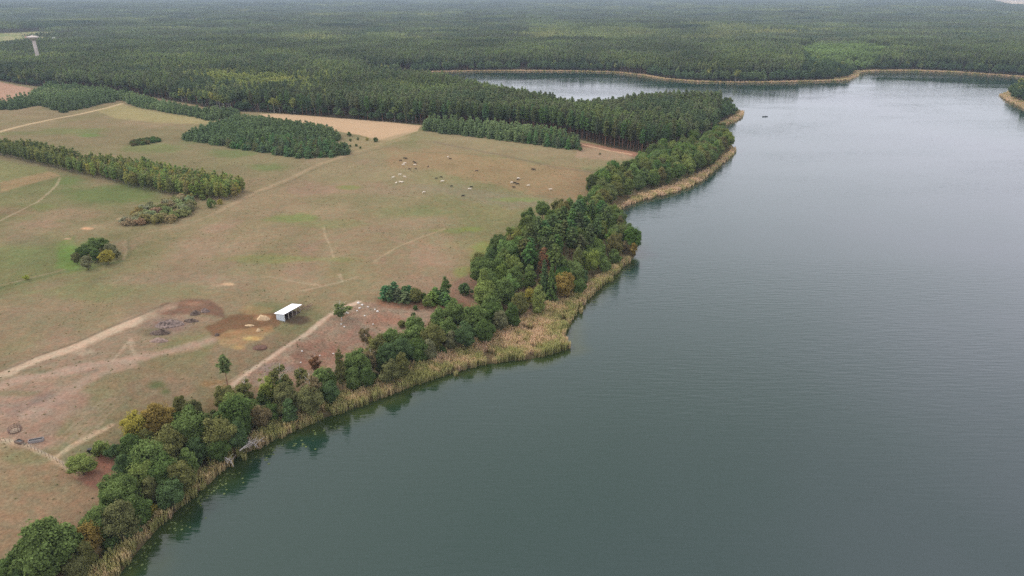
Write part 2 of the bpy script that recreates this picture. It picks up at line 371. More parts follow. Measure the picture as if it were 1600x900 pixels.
for b in [(170,303,75,16,(.115,.148,.052),.75),(110,282,35,10,(.11,.15,.05),.7),(235,312,40,8,(.12,.15,.05),.6),(50,325,45,6,(.15,.17,.06),.5),(545,293,24,4,LIM,.6),(455,341,42,7,(.15,.18,.06),.75),
          (520,350,60,7,(.16,.18,.07),.4),(108,398,22,26,(.13,.205,.05),.85),(120,415,30,8,(.15,.20,.06),.6),(45,400,50,22,(.15,.17,.07),.55),(430,405,120,7,LIM,.42),(700,360,50,5,(.16,.19,.06),.45),(735,358,22,5,LIM,.6),
          (770,400,30,18,(.17,.19,.07),.5),(810,312,45,5,(.17,.21,.07),.6),(245,602,20,10,(.085,.120,.045),.8),(258,612,14,8,(.085,.130,.045),.7),(30,208,60,4,(.14,.17,.06),.4),(110,205,60,6,(.14,.17,.06),.6),
          (140,212,26,3,(.11,.17,.05),.7),(240,230,50,8,(.14,.17,.06),.6),(360,240,45,7,(.12,.15,.055),.7),(420,262,40,7,(.12,.155,.055),.7),(300,222,30,4,(.13,.16,.06),.5),(640,330,60,10,(.15,.165,.07),.4),
          (450,500,90,20,(.155,.155,.075),.5),(360,420,60,12,(.20,.18,.10),.4),(120,455,90,14,(.165,.17,.075),.55),(60,500,80,16,(.20,.17,.10),.5),(300,440,120,14,(.27,.195,.135),.4),(330,385,60,14,(.27,.19,.13),.4),
          (620,300,70,12,(.25,.185,.125),.4),(250,452,80,12,(.17,.17,.08),.4),(660,350,70,12,(.27,.185,.13),.45),(420,480,30,10,(.12,.14,.06),.5),(470,440,40,6,(.25,.19,.12),.4),(560,310,80,9,(.17,.165,.08),.4),
          (110,335,60,10,(.27,.18,.12),.5),(50,375,40,12,(.16,.13,.08),.5),(60,350,60,6,(.27,.18,.12),.5),(20,330,40,10,(.235,.15,.10),.5),(150,245,40,4,(.30,.21,.13),.5),(60,640,90,26,(.25,.18,.125),.5),
          (760,390,26,14,(.19,.21,.06),.6),(725,425,20,10,(.20,.22,.065),.6)]:
    blob(*b)
poly([(-150,152),(0,164),(40,158),(48,138),(0,128),(-150,118)], (.38,.235,.160), 1, .8, .8, cls=3)
poly([(405,178),(450,178),(520,184),(600,190),(658,196),(652,205),(612,218),(592,220),(556,210),(520,203),(480,194),(430,190)], (.43,.295,.175), 1, .8, .8, cls=2)
poly([(565,212),(600,216),(650,204),(640,212),(590,232),(545,236),(530,228)], (.255,.20,.11), .7, 2, 3)
track([(655,205),(620,217),(590,228),(550,240)], 2, (.19,.17,.08), .6)
# lower yard: bare, trampled earth
poly([(-150,640),(-150,596),(0,588),(110,548),(180,512),(240,486),(262,478),(300,500),(250,548),(170,575),(130,610),(150,640),(100,660),(60,712),(20,700),(-150,690)], (.255,.185,.130), .62, 8, 14)
poly([(-150,690),(0,690),(60,705),(110,735),(150,760),(165,790),(130,820),(60,835),(0,880),(-100,980),(-200,950)], (.275,.190,.115), .65, 8, 14)
poly([(0,610),(60,590),(110,600),(150,615),(110,650),(70,705),(10,690),(-60,680)], (.290,.190,.140), .6, 6, 12)
blob(75,625,26,12,(.19,.135,.115),.55); blob(40,640,40,14,(.22,.155,.13),.45); blob(60,580,34,7,(.15,.14,.08),.6); blob(130,575,30,8,(.20,.15,.115),.6); blob(30,615,36,5,(.14,.14,.07),.5)
blob(60,690,40,12,(.31,.20,.145),.7); blob(22,674,18,6,(.33,.215,.155),.8)
blob(120,700,40,10,(.16,.155,.085),.6); blob(40,715,40,12,(.16,.165,.075),.55); blob(110,720,24,6,(.15,.15,.08),.6)
blob(60,760,70,14,(.20,.175,.095),.45); blob(60,820,60,18,(.30,.195,.125),.5); blob(120,735,16,6,(.30,.19,.12),.5)
poly([(245,490),(252,476),(290,466),(325,468),(345,482),(350,496),(330,490),(300,484),(270,492)], (.160,.092,.064), .85, 3, 6)
blob(300,474,20,4,(.30,.17,.11),.5)
blob(268,508,46,14,(.20,.135,.110),.8); blob(240,520,30,10,(.13,.115,.065),.6); blob(315,500,36,8,(.27,.19,.13),.6)
poly([(322,512),(350,498),(385,488),(432,488),(440,506),(418,520),(380,524),(350,532),(330,526)], (.165,.092,.052), .9, 3, 5)
poly([(338,528),(360,514),(400,512),(426,508),(430,518),(400,532),(370,540),(345,538)], (.36,.235,.115), .52, 3, 7)
blob(372,543,16,5,(.42,.27,.11),.55); blob(395,529,18,4,(.52,.36,.14),.7); blob(412,497,15,5,(.34,.20,.11),.7); blob(395,485,26,7,(.30,.20,.10),.6); blob(405,543,14,7,(.125,.068,.045),1.0); blob(462,500,20,6,(.085,.058,.042),.9)  # last blob: ground darkened in colour for the shade inside the shelter
# lake bank: bare slope with rubble
poly([(355,606),(380,590),(430,556),(475,526),(520,490),(545,474),(575,470),(600,476),(650,478),(690,484),(700,500),(640,522),(600,545),(560,570),(500,590),(440,606),(395,620),(350,625)], (.275,.190,.138), .92, 3, 7, cls=4)
blob(430,575,40,10,(.25,.175,.155),.7); blob(500,545,40,14,(.20,.105,.075),.55); blob(480,570,26,10,(.20,.10,.07),.6); blob(470,555,20,8,(.15,.09,.065),.6); blob(600,500,44,10,(.24,.125,.085),.6); blob(515,560,24,12,(.27,.145,.105),.5); blob(560,525,30,12,(.23,.13,.10),.5)
poly([(585,465),(620,470),(660,468),(700,462),(770,480),(760,490),(700,485),(640,482),(590,478)], (.24,.130,.080), .75, 3, 4)
poly([(704,445),(735,425),(752,436),(752,466),(722,476),(706,466)], (.225,.135,.095), .85, 3, 4)
poly([(140,735),(160,700),(195,712),(205,745),(185,775),(140,760),(118,745)], (.28,.135,.095), .85, 4, 5)
poly([(905,222),(1010,236),(1040,240),(1000,246),(950,236),(905,228)], (.24,.115,.080), .8, 1.5, 2)
poly([(560,655),(250,700),(330,620),(370,600),(430,610),(500,600)], (.20,.14,.075), .55, 6, 8)
blob(340,600,30,9,(.31,.19,.085),.5)
# tracks and trodden lines
SAND = (.50, .375, .265)
track([(205,504),(232,492),(262,480)], 3.2, SAND, .35, soft=2.5, wob=2)
track([(-160,655),(0,586),(60,561),(110,546),(170,519),(212,501)], 3.6, SAND, .72, cls=1, soft=1.6, wob=1.2)
track([(-100,560),(0,581),(60,556),(120,535),(170,512),(225,490),(262,474)], .8, (.115,.085,.055), .6, soft=.5)
track([(-100,616),(0,602),(60,588),(120,575),(180,565),(240,555),(285,545),(330,532)], 3.4, (.36,.25,.185), .75, cls=1, soft=1.8, wob=1.6)
track([(55,648),(90,622),(130,598),(165,580),(200,568)], 3.6, (.34,.24,.175), .7, cls=1, soft=2, wob=1.6)
track([(355,608),(385,584),(420,560),(455,536),(480,522),(505,500),(530,482),(560,472)], 1.3, (.50,.38,.28), .85, cls=1, soft=.8)
track([(350,600),(385,578),(420,555),(455,531)], .7, (.16,.11,.07), .5)
track([(330,605),(355,598),(385,580)], .8, (.37,.27,.18), .6)
track([(175,565),(205,530),(212,540)], .5, (.36,.27,.19), .7); track([(203,528),(206,545),(215,560)], .5, (.36,.27,.19), .6)
track([(-60,685),(0,688),(40,696),(62,707),(85,718),(110,733),(125,744)], 1.1, (.44,.33,.22), .75, soft=.5)
track([(84,716),(110,698),(140,682),(165,670),(176,664)], 1.0, (.44,.33,.22), .75, soft=.5)
for q in range(5): track([(75 + q * 16, 700 - q * 4), (120 + q * 12, 660 - q * 3), (165 + q * 8, 622)], .35, (.36,.26,.19), .4)
track([(-100,228),(0,206),(50,193),(100,183),(140,175),(165,169),(190,162)], 3.2, (.47,.35,.21), .85, cls=1, soft=1.5)
track([(590,228),(555,238),(500,256),(455,278),(400,300),(350,326),(330,336)], 2.2, (.33,.24,.15), .55, soft=1.5)
track([(595,232),(560,241),(505,259),(460,281),(405,303)], .8, (.12,.11,.06), .5)
track([(330,336),(290,352),(235,362),(205,370),(192,380),(197,392),(192,408)], .5, (.32,.24,.155), .45); track([(200,372),(202,388),(200,404)], .7, (.12,.12,.06), .5)
track([(94,277),(88,290),(60,315),(30,330),(0,345),(-40,360)], .7, (.38,.29,.19), .6, soft=.7)
track([(506,355),(508,368),(515,382),(521,402)], .2, (.40,.31,.20), .5); track([(585,408),(620,386),(660,370),(695,358)], .7, (.36,.27,.17), .6)
track([(-60,462),(0,450),(50,438),(100,425),(150,416),(190,408)], 1.5, (.10,.125,.055), .6, soft=1)
track([(-60,458),(0,446),(50,434),(100,421)], .8, (.30,.23,.15), .5)
track([(500,446),(470,442),(420,432)], .8, (.36,.27,.18), .5); track([(470,455),(535,440),(560,432)], .8, (.37,.28,.19), .5); track([(535,440),(530,428)], .8, (.37,.28,.19), .5)
track([(905,225),(950,235),(985,241)], 2, (.48,.33,.21), .8, cls=1)
track([(640,236),(720,240),(830,252),(940,270)], 1.6, (.14,.13,.07), .5, soft=1.5); track([(680,222),(760,238),(870,262),(935,272)], 2.5, (.15,.115,.085), .45, soft=2)
track([(780,300),(850,308),(900,314)], .8, (.12,.10,.06), .5)
for b in [(135,357,12,2.2,(.46,.28,.16),.9),(105,373,7,1.6,(.42,.28,.18),.7),(355,444,9,2,(.47,.33,.20),.9),(345,446,12,2,(.36,.26,.17),.6),(128,550,22,6,(.36,.27,.19),.6),(190,342,8,2,(.40,.29,.17),.6),(365,512,0.1,0.1,SAND,.1)]: blob(*b)
# woods' floor, reed mud, wet margin
EDGE_PX = [(-600,160),(-200,120),(-60,124),(0,126),(50,134),(100,141),(150,147),(240,152),(300,163),(345,172),(375,174),(450,178),(520,184),(600,190),(657,195),(700,197),(800,202),(870,210),(905,218),(950,230),(1005,241),(1035,239),(1075,228),(1110,220),(1150,222),(1260,240)]
EDGE = np.array(gpoly(EDGE_PX) + [(1500, 700), (1500, 16000), (-16000, 16000), (-16000, 500)])
def in_forest(x, y): return in_poly(x, y, EDGE)
CLEAR_PX = [[(-150,164),(0,163),(38,157),(47,138),(0,127),(-150,116)],
            [(-160,54),(0,52),(58,49),(86,49),(88,58),(66,62),(64,72),(0,80),(-160,92)],
            [(1530,1),(1700,1.5),(1750,3),(1720,15),(1640,13),(1590,11),(1556,7)]]
CLEAR = [np.array(gpoly(c)) for c in CLEAR_PX]
wood = in_poly(GX, GY, EDGE)
for c in CLEAR: wood &= ~in_poly(GX, GY, c)
lerp(wood.astype(float), (.052, .042, .026), .92)
far = GY > 1300
s = np.where(in_poly(GX, GY, CLEAR[1]))[0]; C[s] = np.where(n2[s, None] > .5, (.30, .27, .14), (.20, .22, .09))
s = np.where(in_poly(GX, GY, CLEAR[2]))[0]; C[s] = np.where(n3[s, None] > .45, (.62, .50, .40), (.45, .36, .28))
lerp(sst(14, 5, GD), (.150, .115, .060), .85); lerp(sst(2.5, -.5, GD), (.06, .05, .028), .9)
# split the sheet into the kinds of ground
ii = np.arange((NR - 1) * (NC - 1)); r_, c_ = ii // (NC - 1), ii % (NC - 1); a0 = r_ * NC + c_
F = np.stack([a0, a0 + 1, a0 + NC + 1, a0 + NC], 1)
keep = (GZ[F].max(1) > -0.9); F = F[keep]; fc = CLS[F[:, 0]]
MG = ground_mat('sward'); MG2 = ground_mat('bare_earth', .8)
for k, (nm, mm) in {0: ('ground', MG), 1: ('road', MG2), 2: ('stubble_field', ground_mat('stubble', .35)), 3: ('ploughed_field', MG2), 4: ('bare_bank', ground_mat('rubble_earth', 1.35))}.items():
    f = F[fc == k]; u, inv = np.unique(f, return_inverse=True); inv = inv.reshape(f.shape)
    me = mesh_np(nm, np.stack([GX[u], GY[u], GZ[u]], 1), inv, [mm], attrs={'soil': ('FLOAT_COLOR', np.concatenate([C[u], np.ones((len(u), 1))], 1).astype(np.float32))}, smooth=True)
    tag(obj(nm, me), kind='structure')
# land beside and behind the view, so the sheet goes on
g = []
# water
wr = [-120., -60., 0., 20., 40., 55.]
while wr[-1] < 1700: wr.append(wr[-1] * (1 + 1 / 130.))
wr = np.array(wr); wc = np.concatenate([np.linspace(-900, -130, 12, endpoint=False), np.linspace(-130, 330, 300, endpoint=False), np.linspace(330, 1500, 160)])
wu = np.linspace(-1.2, 1.35, 420)
WXm, WYm = np.meshgrid(wu, wr); WX = WXm * np.maximum(WYm, 260 - 0 * WYm); WX = np.where(WYm < 260, WXm * 260, WXm * WYm)
wx, wy = WX.ravel(), WYm.ravel(); wd = shore_d(wx, wy)
n = len(wu); ii = np.arange((len(wr) - 1) * (n - 1)); r_, c_ = ii // (n - 1), ii % (n - 1); a0 = r_ * n + c_
WF = np.stack([a0, a0 + 1, a0 + n + 1, a0 + n], 1); WF = WF[wd[WF].min(1) < 12]
sh = sst(-9, 0, wd + (fbm(wx / 9., wy / 9., 31, 3) - .5) * 9) * sst(420, 150, wy) + .55 * sst(-4, 0, wd) + .22 * sst(-140, -8, wd) * sst(330, 120, wy)
u, inv = np.unique(WF, return_inverse=True)
tag(obj('lake_water', mesh_np('lake_water', np.stack([wx[u], wy[u], 0 * wx[u]], 1), inv.reshape(WF.shape), [water_mat()], attrs={'shallow': ('FLOAT', np.clip(sh[u], 0, 1).astype(np.float32)), 'coast': ('FLOAT', sst(-230, -25, wd[u] + (fbm(wx[u] / 40., wy[u] / 40., 33, 3) - .5) * 60).astype(np.float32))}, smooth=True)), kind='structure')

# ------------------------------------------------------------------ foliage
def quads(c, nrm, size, aspect, tint, up=False):
    N = len(c); nrm = nrm / (np.linalg.norm(nrm, axis=1, keepdims=True) + 1e-9)
    if up: ref = np.tile([0, 0, 1.], (N, 1)) + RNG.normal(0, .25, (N, 3))
    else: ref = RNG.normal(0, 1, (N, 3))
    a = np.cross(nrm, ref); a /= np.linalg.norm(a, axis=1, keepdims=True) + 1e-9; b = np.cross(nrm, a)
    a = a * (size * .5)[:, None]; b = b * (size * .5 * aspect)[:, None]
    j = lambda: 1 + RNG.uniform(-.35, .35, (N, 1))
    V = np.stack([c - a * j() - b * j() * .6, c + a * j() - b * j(), c + a * j() * .6 + b * j(), c - a * j() + b * j() * .7], 1).reshape(-1, 3)
    return V, np.arange(4 * N).reshape(N, 4), np.repeat(tint, 4)
def join(parts):
    V, F, T, o = [], [], [], 0
    for v, f, t in parts: V.append(v); F.append(f + o); T.append(t); o += len(v)
    return np.concatenate(V), np.concatenate(F), np.concatenate(T)
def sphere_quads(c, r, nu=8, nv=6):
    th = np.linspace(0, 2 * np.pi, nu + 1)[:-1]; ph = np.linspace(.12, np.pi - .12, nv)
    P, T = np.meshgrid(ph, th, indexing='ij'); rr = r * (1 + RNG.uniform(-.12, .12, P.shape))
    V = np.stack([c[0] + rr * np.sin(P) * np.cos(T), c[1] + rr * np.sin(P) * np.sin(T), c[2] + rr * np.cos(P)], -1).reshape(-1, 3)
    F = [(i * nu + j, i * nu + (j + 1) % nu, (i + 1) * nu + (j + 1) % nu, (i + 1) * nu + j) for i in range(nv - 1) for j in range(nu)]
    return V, np.array(F), np.full(len(V), .6)  # inner core: darker tint paints the shade inside the crown
def broad_crown(rx, rz, zc, nl, nleaf, leaf, shape='round', seed=0):
    """a crown of overlapping boughs, each a mass of leaf clumps facing outward"""
    rg = np.random.default_rng(seed); cs = []; rs = []
    while len(cs) < nl:
        p = rg.normal(0, 1, 3); p /= np.linalg.norm(p); rad = rg.uniform(.34, .88)
        z = p[2] * rad
        w = 1.0
        if shape == 'cone': w = .35 + .75 * (1 - (z + .8) / 1.6)
        if shape == 'egg': w = 1.08 - .35 * z
        q = np.array([p[0] * rad * rx * w, p[1] * rad * rx * w, z * rz]); r = rx * rg.uniform(.18, .38) * (1 - .25 * max(z, 0))
        cs.append(q); rs.append(r)
    cs = np.array(cs); rs = np.array(rs); parts = []
    tot = (rs ** 2).sum()
    for k in range(nl):
        m = int(nleaf * rs[k] ** 2 / tot) + 4
        v = rg.normal(0, 1, (m, 3)); v /= np.linalg.norm(v, axis=1, keepdims=True)
        sq = np.array([1, 1, .85])
        c = cs[k] + v * sq * rs[k] * rg.uniform(.78, 1.12, (m, 1))
        ok = np.ones(m, bool)
        for j in range(nl):
            if j != k: ok &= ((c - cs[j]) ** 2).sum(1) > (rs[j] * .72) ** 2
        c = c[ok]; v = v[ok]; m = len(c)
        lob = rg.uniform(.78, 1.22)
        t = lob * rg.uniform(.7, 1.32, m)
        nr = v + rg.normal(0, .55, (m, 3)) + np.array([0, 0, .25])
        parts.append(quads(c, nr, leaf * rg.uniform(.6, 1.4, m), np.full(m, .8), t))
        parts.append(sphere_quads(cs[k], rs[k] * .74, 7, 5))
    # loose twigs of leaves that blur the outline between the boughs
    m = int(nleaf * .13); v = rg.normal(0, 1, (m, 3)); v /= np.linalg.norm(v, axis=1, keepdims=True)
    wz = {'cone': .35 + .75 * (1 - (v[:, 2] * .8 + .8) / 1.6), 'egg': 1.08 - .28 * v[:, 2], 'round': np.ones(m)}[shape][:, None]
    c = v * np.array([rx, rx, rz]) * rg.uniform(.70, 1.04, (m, 1)) * (.90 + .13 * np.sin(v[:, :1] * 5.3 + seed) * np.sin(v[:, 1:2] * 4.7 + 2 * seed) + .10 * np.sin(v[:, 2:] * 7 + v[:, :1] * 4)) * np.concatenate([wz, wz, np.ones((m, 1))], 1)
    parts.append(quads(c, v + rg.normal(0, .5, (m, 3)) + np.array([0, 0, .3]), leaf * rg.uniform(.5, 1.1, m), np.full(m, .8), rg.uniform(.7, 1.3, m)))
    V, F, T = join(parts); V[:, 2] += zc
    return V, F, T
def conifer_crown(H, z0, rmax, n, size, dens_top=1.0, seed=0, kind='pine'):
    """whorled boughs up a stem; pine: rounded top third, spruce / young: a cone down to the foot"""
    rg = np.random.default_rng(seed); parts = []
    nw = max(4, int((H - z0) / (.85 if kind != 'pine' else 1.0))); cc = []; nn = []; 
    for w in range(nw):
        f = (w + rg.uniform(0, .5)) / nw; z = z0 + (H - z0) * f
        if kind == 'pine': rr = rmax * (1 - .88 * f ** 3.0) * (0.6 + .4 * min(1, f * 3.5)) * rg.uniform(.8, 1.15)
        elif kind == 'young': rr = rmax * (1 - f ** 2.4) * (.75 + .5 * rg.random()) + .12
        else: rr = rmax * (1 - f) ** .85 + .12
        nb = rg.integers(5, 8); 
        for b in range(nb):
            th = 2 * np.pi * (b + rg.uniform(-.3, .3)) / nb + w
            L = rr * rg.uniform(.65, 1.15); m = max(2, int(n / (nw * 6) * (.4 + rr / rmax)))
            t = rg.uniform(.25, 1, m); lift = .28 if kind == 'pine' else .10
            p = np.stack([np.cos(th) * L * t, np.sin(th) * L * t, z + lift * L * t - (.12 * L * t ** 2 if kind == 'spruce' else 0)], 1)
            p += rg.normal(0, .16, p.shape) * np.array([1, 1, .7]) * max(.6, rr * .5)
            cc.append(p); d = np.stack([np.full(m, np.cos(th) * .7), np.full(m, np.sin(th) * .7), np.full(m, .9)], 1) + rg.normal(0, .5, (m, 3)); nn.append(d)
    cc = np.concatenate(cc); nn = np.concatenate(nn); m = len(cc)
    top = (cc[:, 2] - z0) / (H - z0)
    t = rg.uniform(.7, 1.3, m)
    parts.append(quads(cc, nn, size * rg.uniform(.6, 1.35, m), np.full(m, 1.3), t, up=True))
    # leader shoots
    k = max(2, n // 110); zt = rg.uniform(.84, .99, k)
    p = np.stack([rg.normal(0, .12, k), rg.normal(0, .12, k), z0 + (H - z0) * zt], 1)
    parts.append(quads(p, rg.normal(0, 1, (k, 3)) * np.array([1, 1, .15]), np.full(k, size * .8), np.full(k, 1.8), np.full(k, 1.2), up=True))
    return join(parts)
def trunk_vf(H, r0, r1, lean=.25, nseg=5, n=7, branches=0, zb=0, rb=2.0, seed=0):
    rg = random.Random(seed); mb = MB(); pts = [(0, 0, -.6)]; rad = [r0 * 1.25]
    lx, ly = rg.uniform(-lean, lean), rg.uniform(-lean, lean)
    for i in range(1, nseg + 1):
        f = i / nseg; pts.append((lx * f * f, ly * f * f, H * f)); rad.append(r0 + (r1 - r0) * f)
    rad[0] = r0 * 1.3
    mb.tube(pts, rad, n)
    for b in range(branches):
        z = zb + (H * .9 - zb) * b / max(1, branches); th = rg.uniform(0, 6.28); L = rb * rg.uniform(.6, 1)
        p0 = Vector((lx * (z / H) ** 2, ly * (z / H) ** 2, z)); p1 = p0 + Vector((math.cos(th) * L * .5, math.sin(th) * L * .5, L * .35)); p2 = p0 + Vector((math.cos(th) * L, math.sin(th) * L, L * .8))
        mb.tube([p0, p1, p2], [r0 * .38, r0 * .25, r0 * .1], 5)
    return mb
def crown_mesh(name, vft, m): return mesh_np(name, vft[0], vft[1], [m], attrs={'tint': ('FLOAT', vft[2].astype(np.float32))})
def one_mesh(name, vft, mb, m, bark):
    """trunk and crown in one mesh, for trees too small in the picture to show parts"""
    me = mb.mesh('t', bark); me.calc_loop_triangles()
    tv = np.array([v.co[:] for v in me.vertices]); tf = np.array([p.vertices[:] for p in me.polygons if len(p.vertices) == 4]); bpy.data.meshes.remove(me)
    V = np.concatenate([vft[0], tv]); F = np.concatenate([vft[1], tf + len(vft[0])])
    mi = np.concatenate([np.zeros(len(vft[1])), np.ones(len(tf))]); T = np.concatenate([vft[2], np.ones(len(tv))])
    return mesh_np(name, V, F, [m, bark], mi, {'tint': ('FLOAT', T.astype(np.float32))})

# --- kits (13 m broadleaf, 18 m pine, 7 m young pine, 2.2 m shrub)
ALDER = []
for i, (shp, rx, rz, nl) in enumerate([('round', 4.4, 5.2, 30), ('egg', 4.2, 5.4, 34), ('round', 4.6, 5.0, 26), ('egg', 4.5, 5.6, 38), ('cone', 4.2, 5.8, 34), ('round', 4.3, 5.4, 32), ('egg', 4.0, 5.5, 30)]):
    ALDER.append((crown_mesh('crown', broad_crown(rx, rz, 7.4, int(nl * 1.45), 12000, .42, shp, 100 + i), M_LEAF), trunk_vf(10.5, .24, .07, .4, 5, 7, 6, 3, 3, i).mesh('trunk', M_BARK)))
POPLAR = [(crown_mesh('crown', broad_crown(2.1, 6.6, 8.2, 30, 7000, .40, 'egg', 130 + i), M_LEAF), trunk_vf(13, .2, .05, .3, 5, 7, 5, 2, 1.5, i).mesh('trunk', M_BARK)) for i in range(2)]
SPARSE = [(crown_mesh('crown', broad_crown(3.2, 5.2, 8.0, 20, 2600, .36, 'egg', 140 + i), M_LEAF), trunk_vf(12.5, .16, .05, .6, 6, 7, 12, 2, 2.8, 7 + i).mesh('trunk', M_BIRCH)) for i in range(2)]
PINE = [(crown_mesh('crown', conifer_crown(18 + i * .4, 8.2 + (i % 3) * .8, 2.7, 1700, .50, seed=200 + i), M_LEAF), trunk_vf(17, .19, .05, .3, 5, 6, 6, 8, 2, i).mesh('trunk', M_PINEBARK)) for i in range(4)]
BUSHPINE = [(crown_mesh('crown', conifer_crown(8, .8, 2.3, 2200, .42, seed=240 + i, kind='young'), M_LEAF), trunk_vf(7, .12, .04, .3, 4, 6, 0, 0, 0, i).mesh('trunk', M_PINEBARK)) for i in range(3)]
SPRUCE = [(crown_mesh('crown', conifer_crown(17, 1.0, 3.1, 3200, .5, seed=220 + i, kind='spruce'), M_LEAF), trunk_vf(16, .2, .04, .1, 4, 6, 0, 0, 0, i).mesh('trunk', M_BARK)) for i in range(2)]
SHRUB = [(crown_mesh('crown', broad_crown(1.6, 1.25, 1.25, 14, 1500, .26, 'round', 160 + i), M_LEAF), trunk_vf(1.8, .06, .02, .3, 3, 5, 5, .3, 1.0, i).mesh('trunk', M_BARK)) for i in range(4)]
BIRCH1 = [one_mesh('birch', broad_crown(1.9, 4.9, 6.0, 20, 1800, .42, 'egg', 300 + i), trunk_vf(10, .11, .04, .2, 4, 5, 0, 0, 0, i), M_LEAF, M_BIRCHD) for i in range(5)]
YOUNG1 = [one_mesh('young_pine', conifer_crown(7 + .4 * (i % 3), .3, 1.75, 900, .42, seed=320 + i, kind='young'), trunk_vf(6, .09, .03, .1, 3, 5, 0, 0, 0, i), M_LEAF, M_PINEBARK) for i in range(5)]
PINE1 = [one_mesh('pine', conifer_crown(18 + i * .4, 6.5 + (i % 3) * 1.2, 2.4, 700, .60, seed=340 + i), trunk_vf(17, .17, .05, .3, 3, 5, 0, 0, 0, i), M_LEAF, M_PINEBARK) for i in range(5)]
K_PINE = [one_mesh('pine', conifer_crown(17.5 + i * .5, (9.4, 10.5, 8.0, 11.0, 7.0, 9.5, 10)[i], (2.2, 2.7, 2.3, 2.5, 2.1, 2.9, 2.0)[i], 460, .66, seed=400 + i), trunk_vf(17, .16, .05, .3, 3, 5, 0, 0, 0, i), M_PINEF, M_PINEBARK) for i in range(7)]
K_YOUNG = [one_mesh('young_pine', conifer_crown(7, .3, 1.7, 420, .55, seed=420 + i, kind='young'), trunk_vf(6, .09, .03, .1, 3, 5, 0, 0, 0, i), M_YOUNGF, M_PINEBARK) for i in range(4)]
K_MIX = [one_mesh('mixed', broad_crown(2.9, 4.8, 11, 15, 700, .75, ('egg', 'cone', 'round')[i % 3], 440 + i), trunk_vf(14, .15, .05, .3, 3, 5, 0, 0, 0, i), M_MIXF, M_BIRCH) for i in range(5)]
K_SHORE = [one_mesh('shoretree', broad_crown(3.9, 5.2, 7.6, 20, 1000, .80, ('egg', 'cone', 'round')[i % 3], 460 + i), trunk_vf(11, .2, .06, .3, 3, 5, 0, 0, 0, i), M_SHOREF, M_BARK) for i in range(5)]

def patch(seed, n=330, size=100., mixed=.06):
    """a hectare of distant wood as one mesh"""
    rg = np.random.default_rng(seed); cs = []; ns = []; sz = []; tt = []
    for k in range(n):
        x, y = rg.uniform(-size * .53, size * .53, 2); H = rg.uniform(13.5, 20); tr = rg.uniform(.7, 1.3); m = 34; r = rg.uniform(1.8, 3.2)
        f = rg.uniform(0, 1, m) ** .8; th = rg.uniform(0, 6.28, m); rad = r * np.sqrt(1 - f * .92)
        cs.append(np.stack([x + rad * np.cos(th), y + rad * np.sin(th), H - 7.5 + 7.5 * f], 1))
        ns.append(np.stack([np.cos(th), np.sin(th), np.full(m, .8)], 1) + rg.normal(0, .35, (m, 3))); sz.append(rg.uniform(.8, 1.4, m)); tt.append(tr * rg.uniform(.8, 1.2, m))
    return crown_mesh('far_patch', quads(np.concatenate(cs), np.concatenate(ns), np.concatenate(sz), np.full(n * 34, 1.2), np.concatenate(tt), up=True), M_FARF)
M_FARF2 = leaf_mat('far_broadleaves', [(0, (.060,.080,.034)), (.5, (.095,.115,.042)), (1, (.150,.150,.055))], 'ramp', 0.008)
K_FAR = [patch(500 + i) for i in range(4)] + [patch(510 + i, 240) for i in range(3)]
for q in (4, 5, 6): K_FAR[q].materials[0] = M_FARF2

def scatter(name, P, idx, rz, sc, kit, label, cat, wet=None):
    """one countless mass: points that carry a copy of one of the kit meshes each"""
    col = bpy.data.collections.new(name + '_kit')
    for k, me in enumerate(kit):
        o = bpy.data.objects.new('%s_%s' % (me.name.split('.')[0], 'abcdefghij'[k]), me); col.objects.link(o)
    me = bpy.data.meshes.new(name); me.vertices.add(len(P)); me.vertices.foreach_set('co', np.asarray(P, np.float32).ravel())
    for an, ty, arr in (('idx', 'INT', idx.astype(np.int32)), ('rz', 'FLOAT', rz.astype(np.float32)), ('sc', 'FLOAT_VECTOR', sc.astype(np.float32))):
        a = me.attributes.new(an, ty, 'POINT'); a.data.foreach_set('vector' if ty == 'FLOAT_VECTOR' else 'value', arr.ravel())
    if wet is not None: a = me.attributes.new('wet', 'FLOAT', 'POINT'); a.data.foreach_set('value', wet.astype(np.float32))
    me.update()
    for m in kit[0].materials: me.materials.append(m)
    o = obj(name, me); tag(o, label, cat, kind='stuff')
    ng = bpy.data.node_groups.new(name, 'GeometryNodeTree')
    ng.interface.new_socket('Geometry', in_out='INPUT', socket_type='NodeSocketGeometry'); ng.interface.new_socket('Geometry', in_out='OUTPUT', socket_type='NodeSocketGeometry')
    n, l = ng.nodes, ng.links
    gi, go = n.new('NodeGroupInput'), n.new('NodeGroupOutput'); ip = n.new('GeometryNodeInstanceOnPoints'); ci = n.new('GeometryNodeCollectionInfo')
    ci.inputs['Collection'].default_value = col; ci.inputs['Separate Children'].default_value = True; ci.inputs['Reset Children'].default_value = True
    def na(nm, ty): q = n.new('GeometryNodeInputNamedAttribute'); q.data_type = ty; q.inputs['Name'].default_value = nm; return q.outputs['Attribute']
    cx = n.new('ShaderNodeCombineXYZ'); l.new(na('rz', 'FLOAT'), cx.inputs['Z'])
    l.new(gi.outputs[0], ip.inputs['Points']); l.new(ci.outputs[0], ip.inputs['Instance']); ip.inputs['Pick Instance'].default_value = True
    l.new(na('idx', 'INT'), ip.inputs['Instance Index']); l.new(cx.outputs[0], ip.inputs['Rotation']); l.new(na('sc', 'FLOAT_VECTOR'), ip.inputs['Scale'])
    l.new(ip.outputs[0], go.inputs[0])
    md = o.modifiers.new('scatter', 'NODES'); md.node_group = ng
    return o
def pts3(x, y, dz=-.05): return np.stack([x, y, height(x, y) + dz], 1)
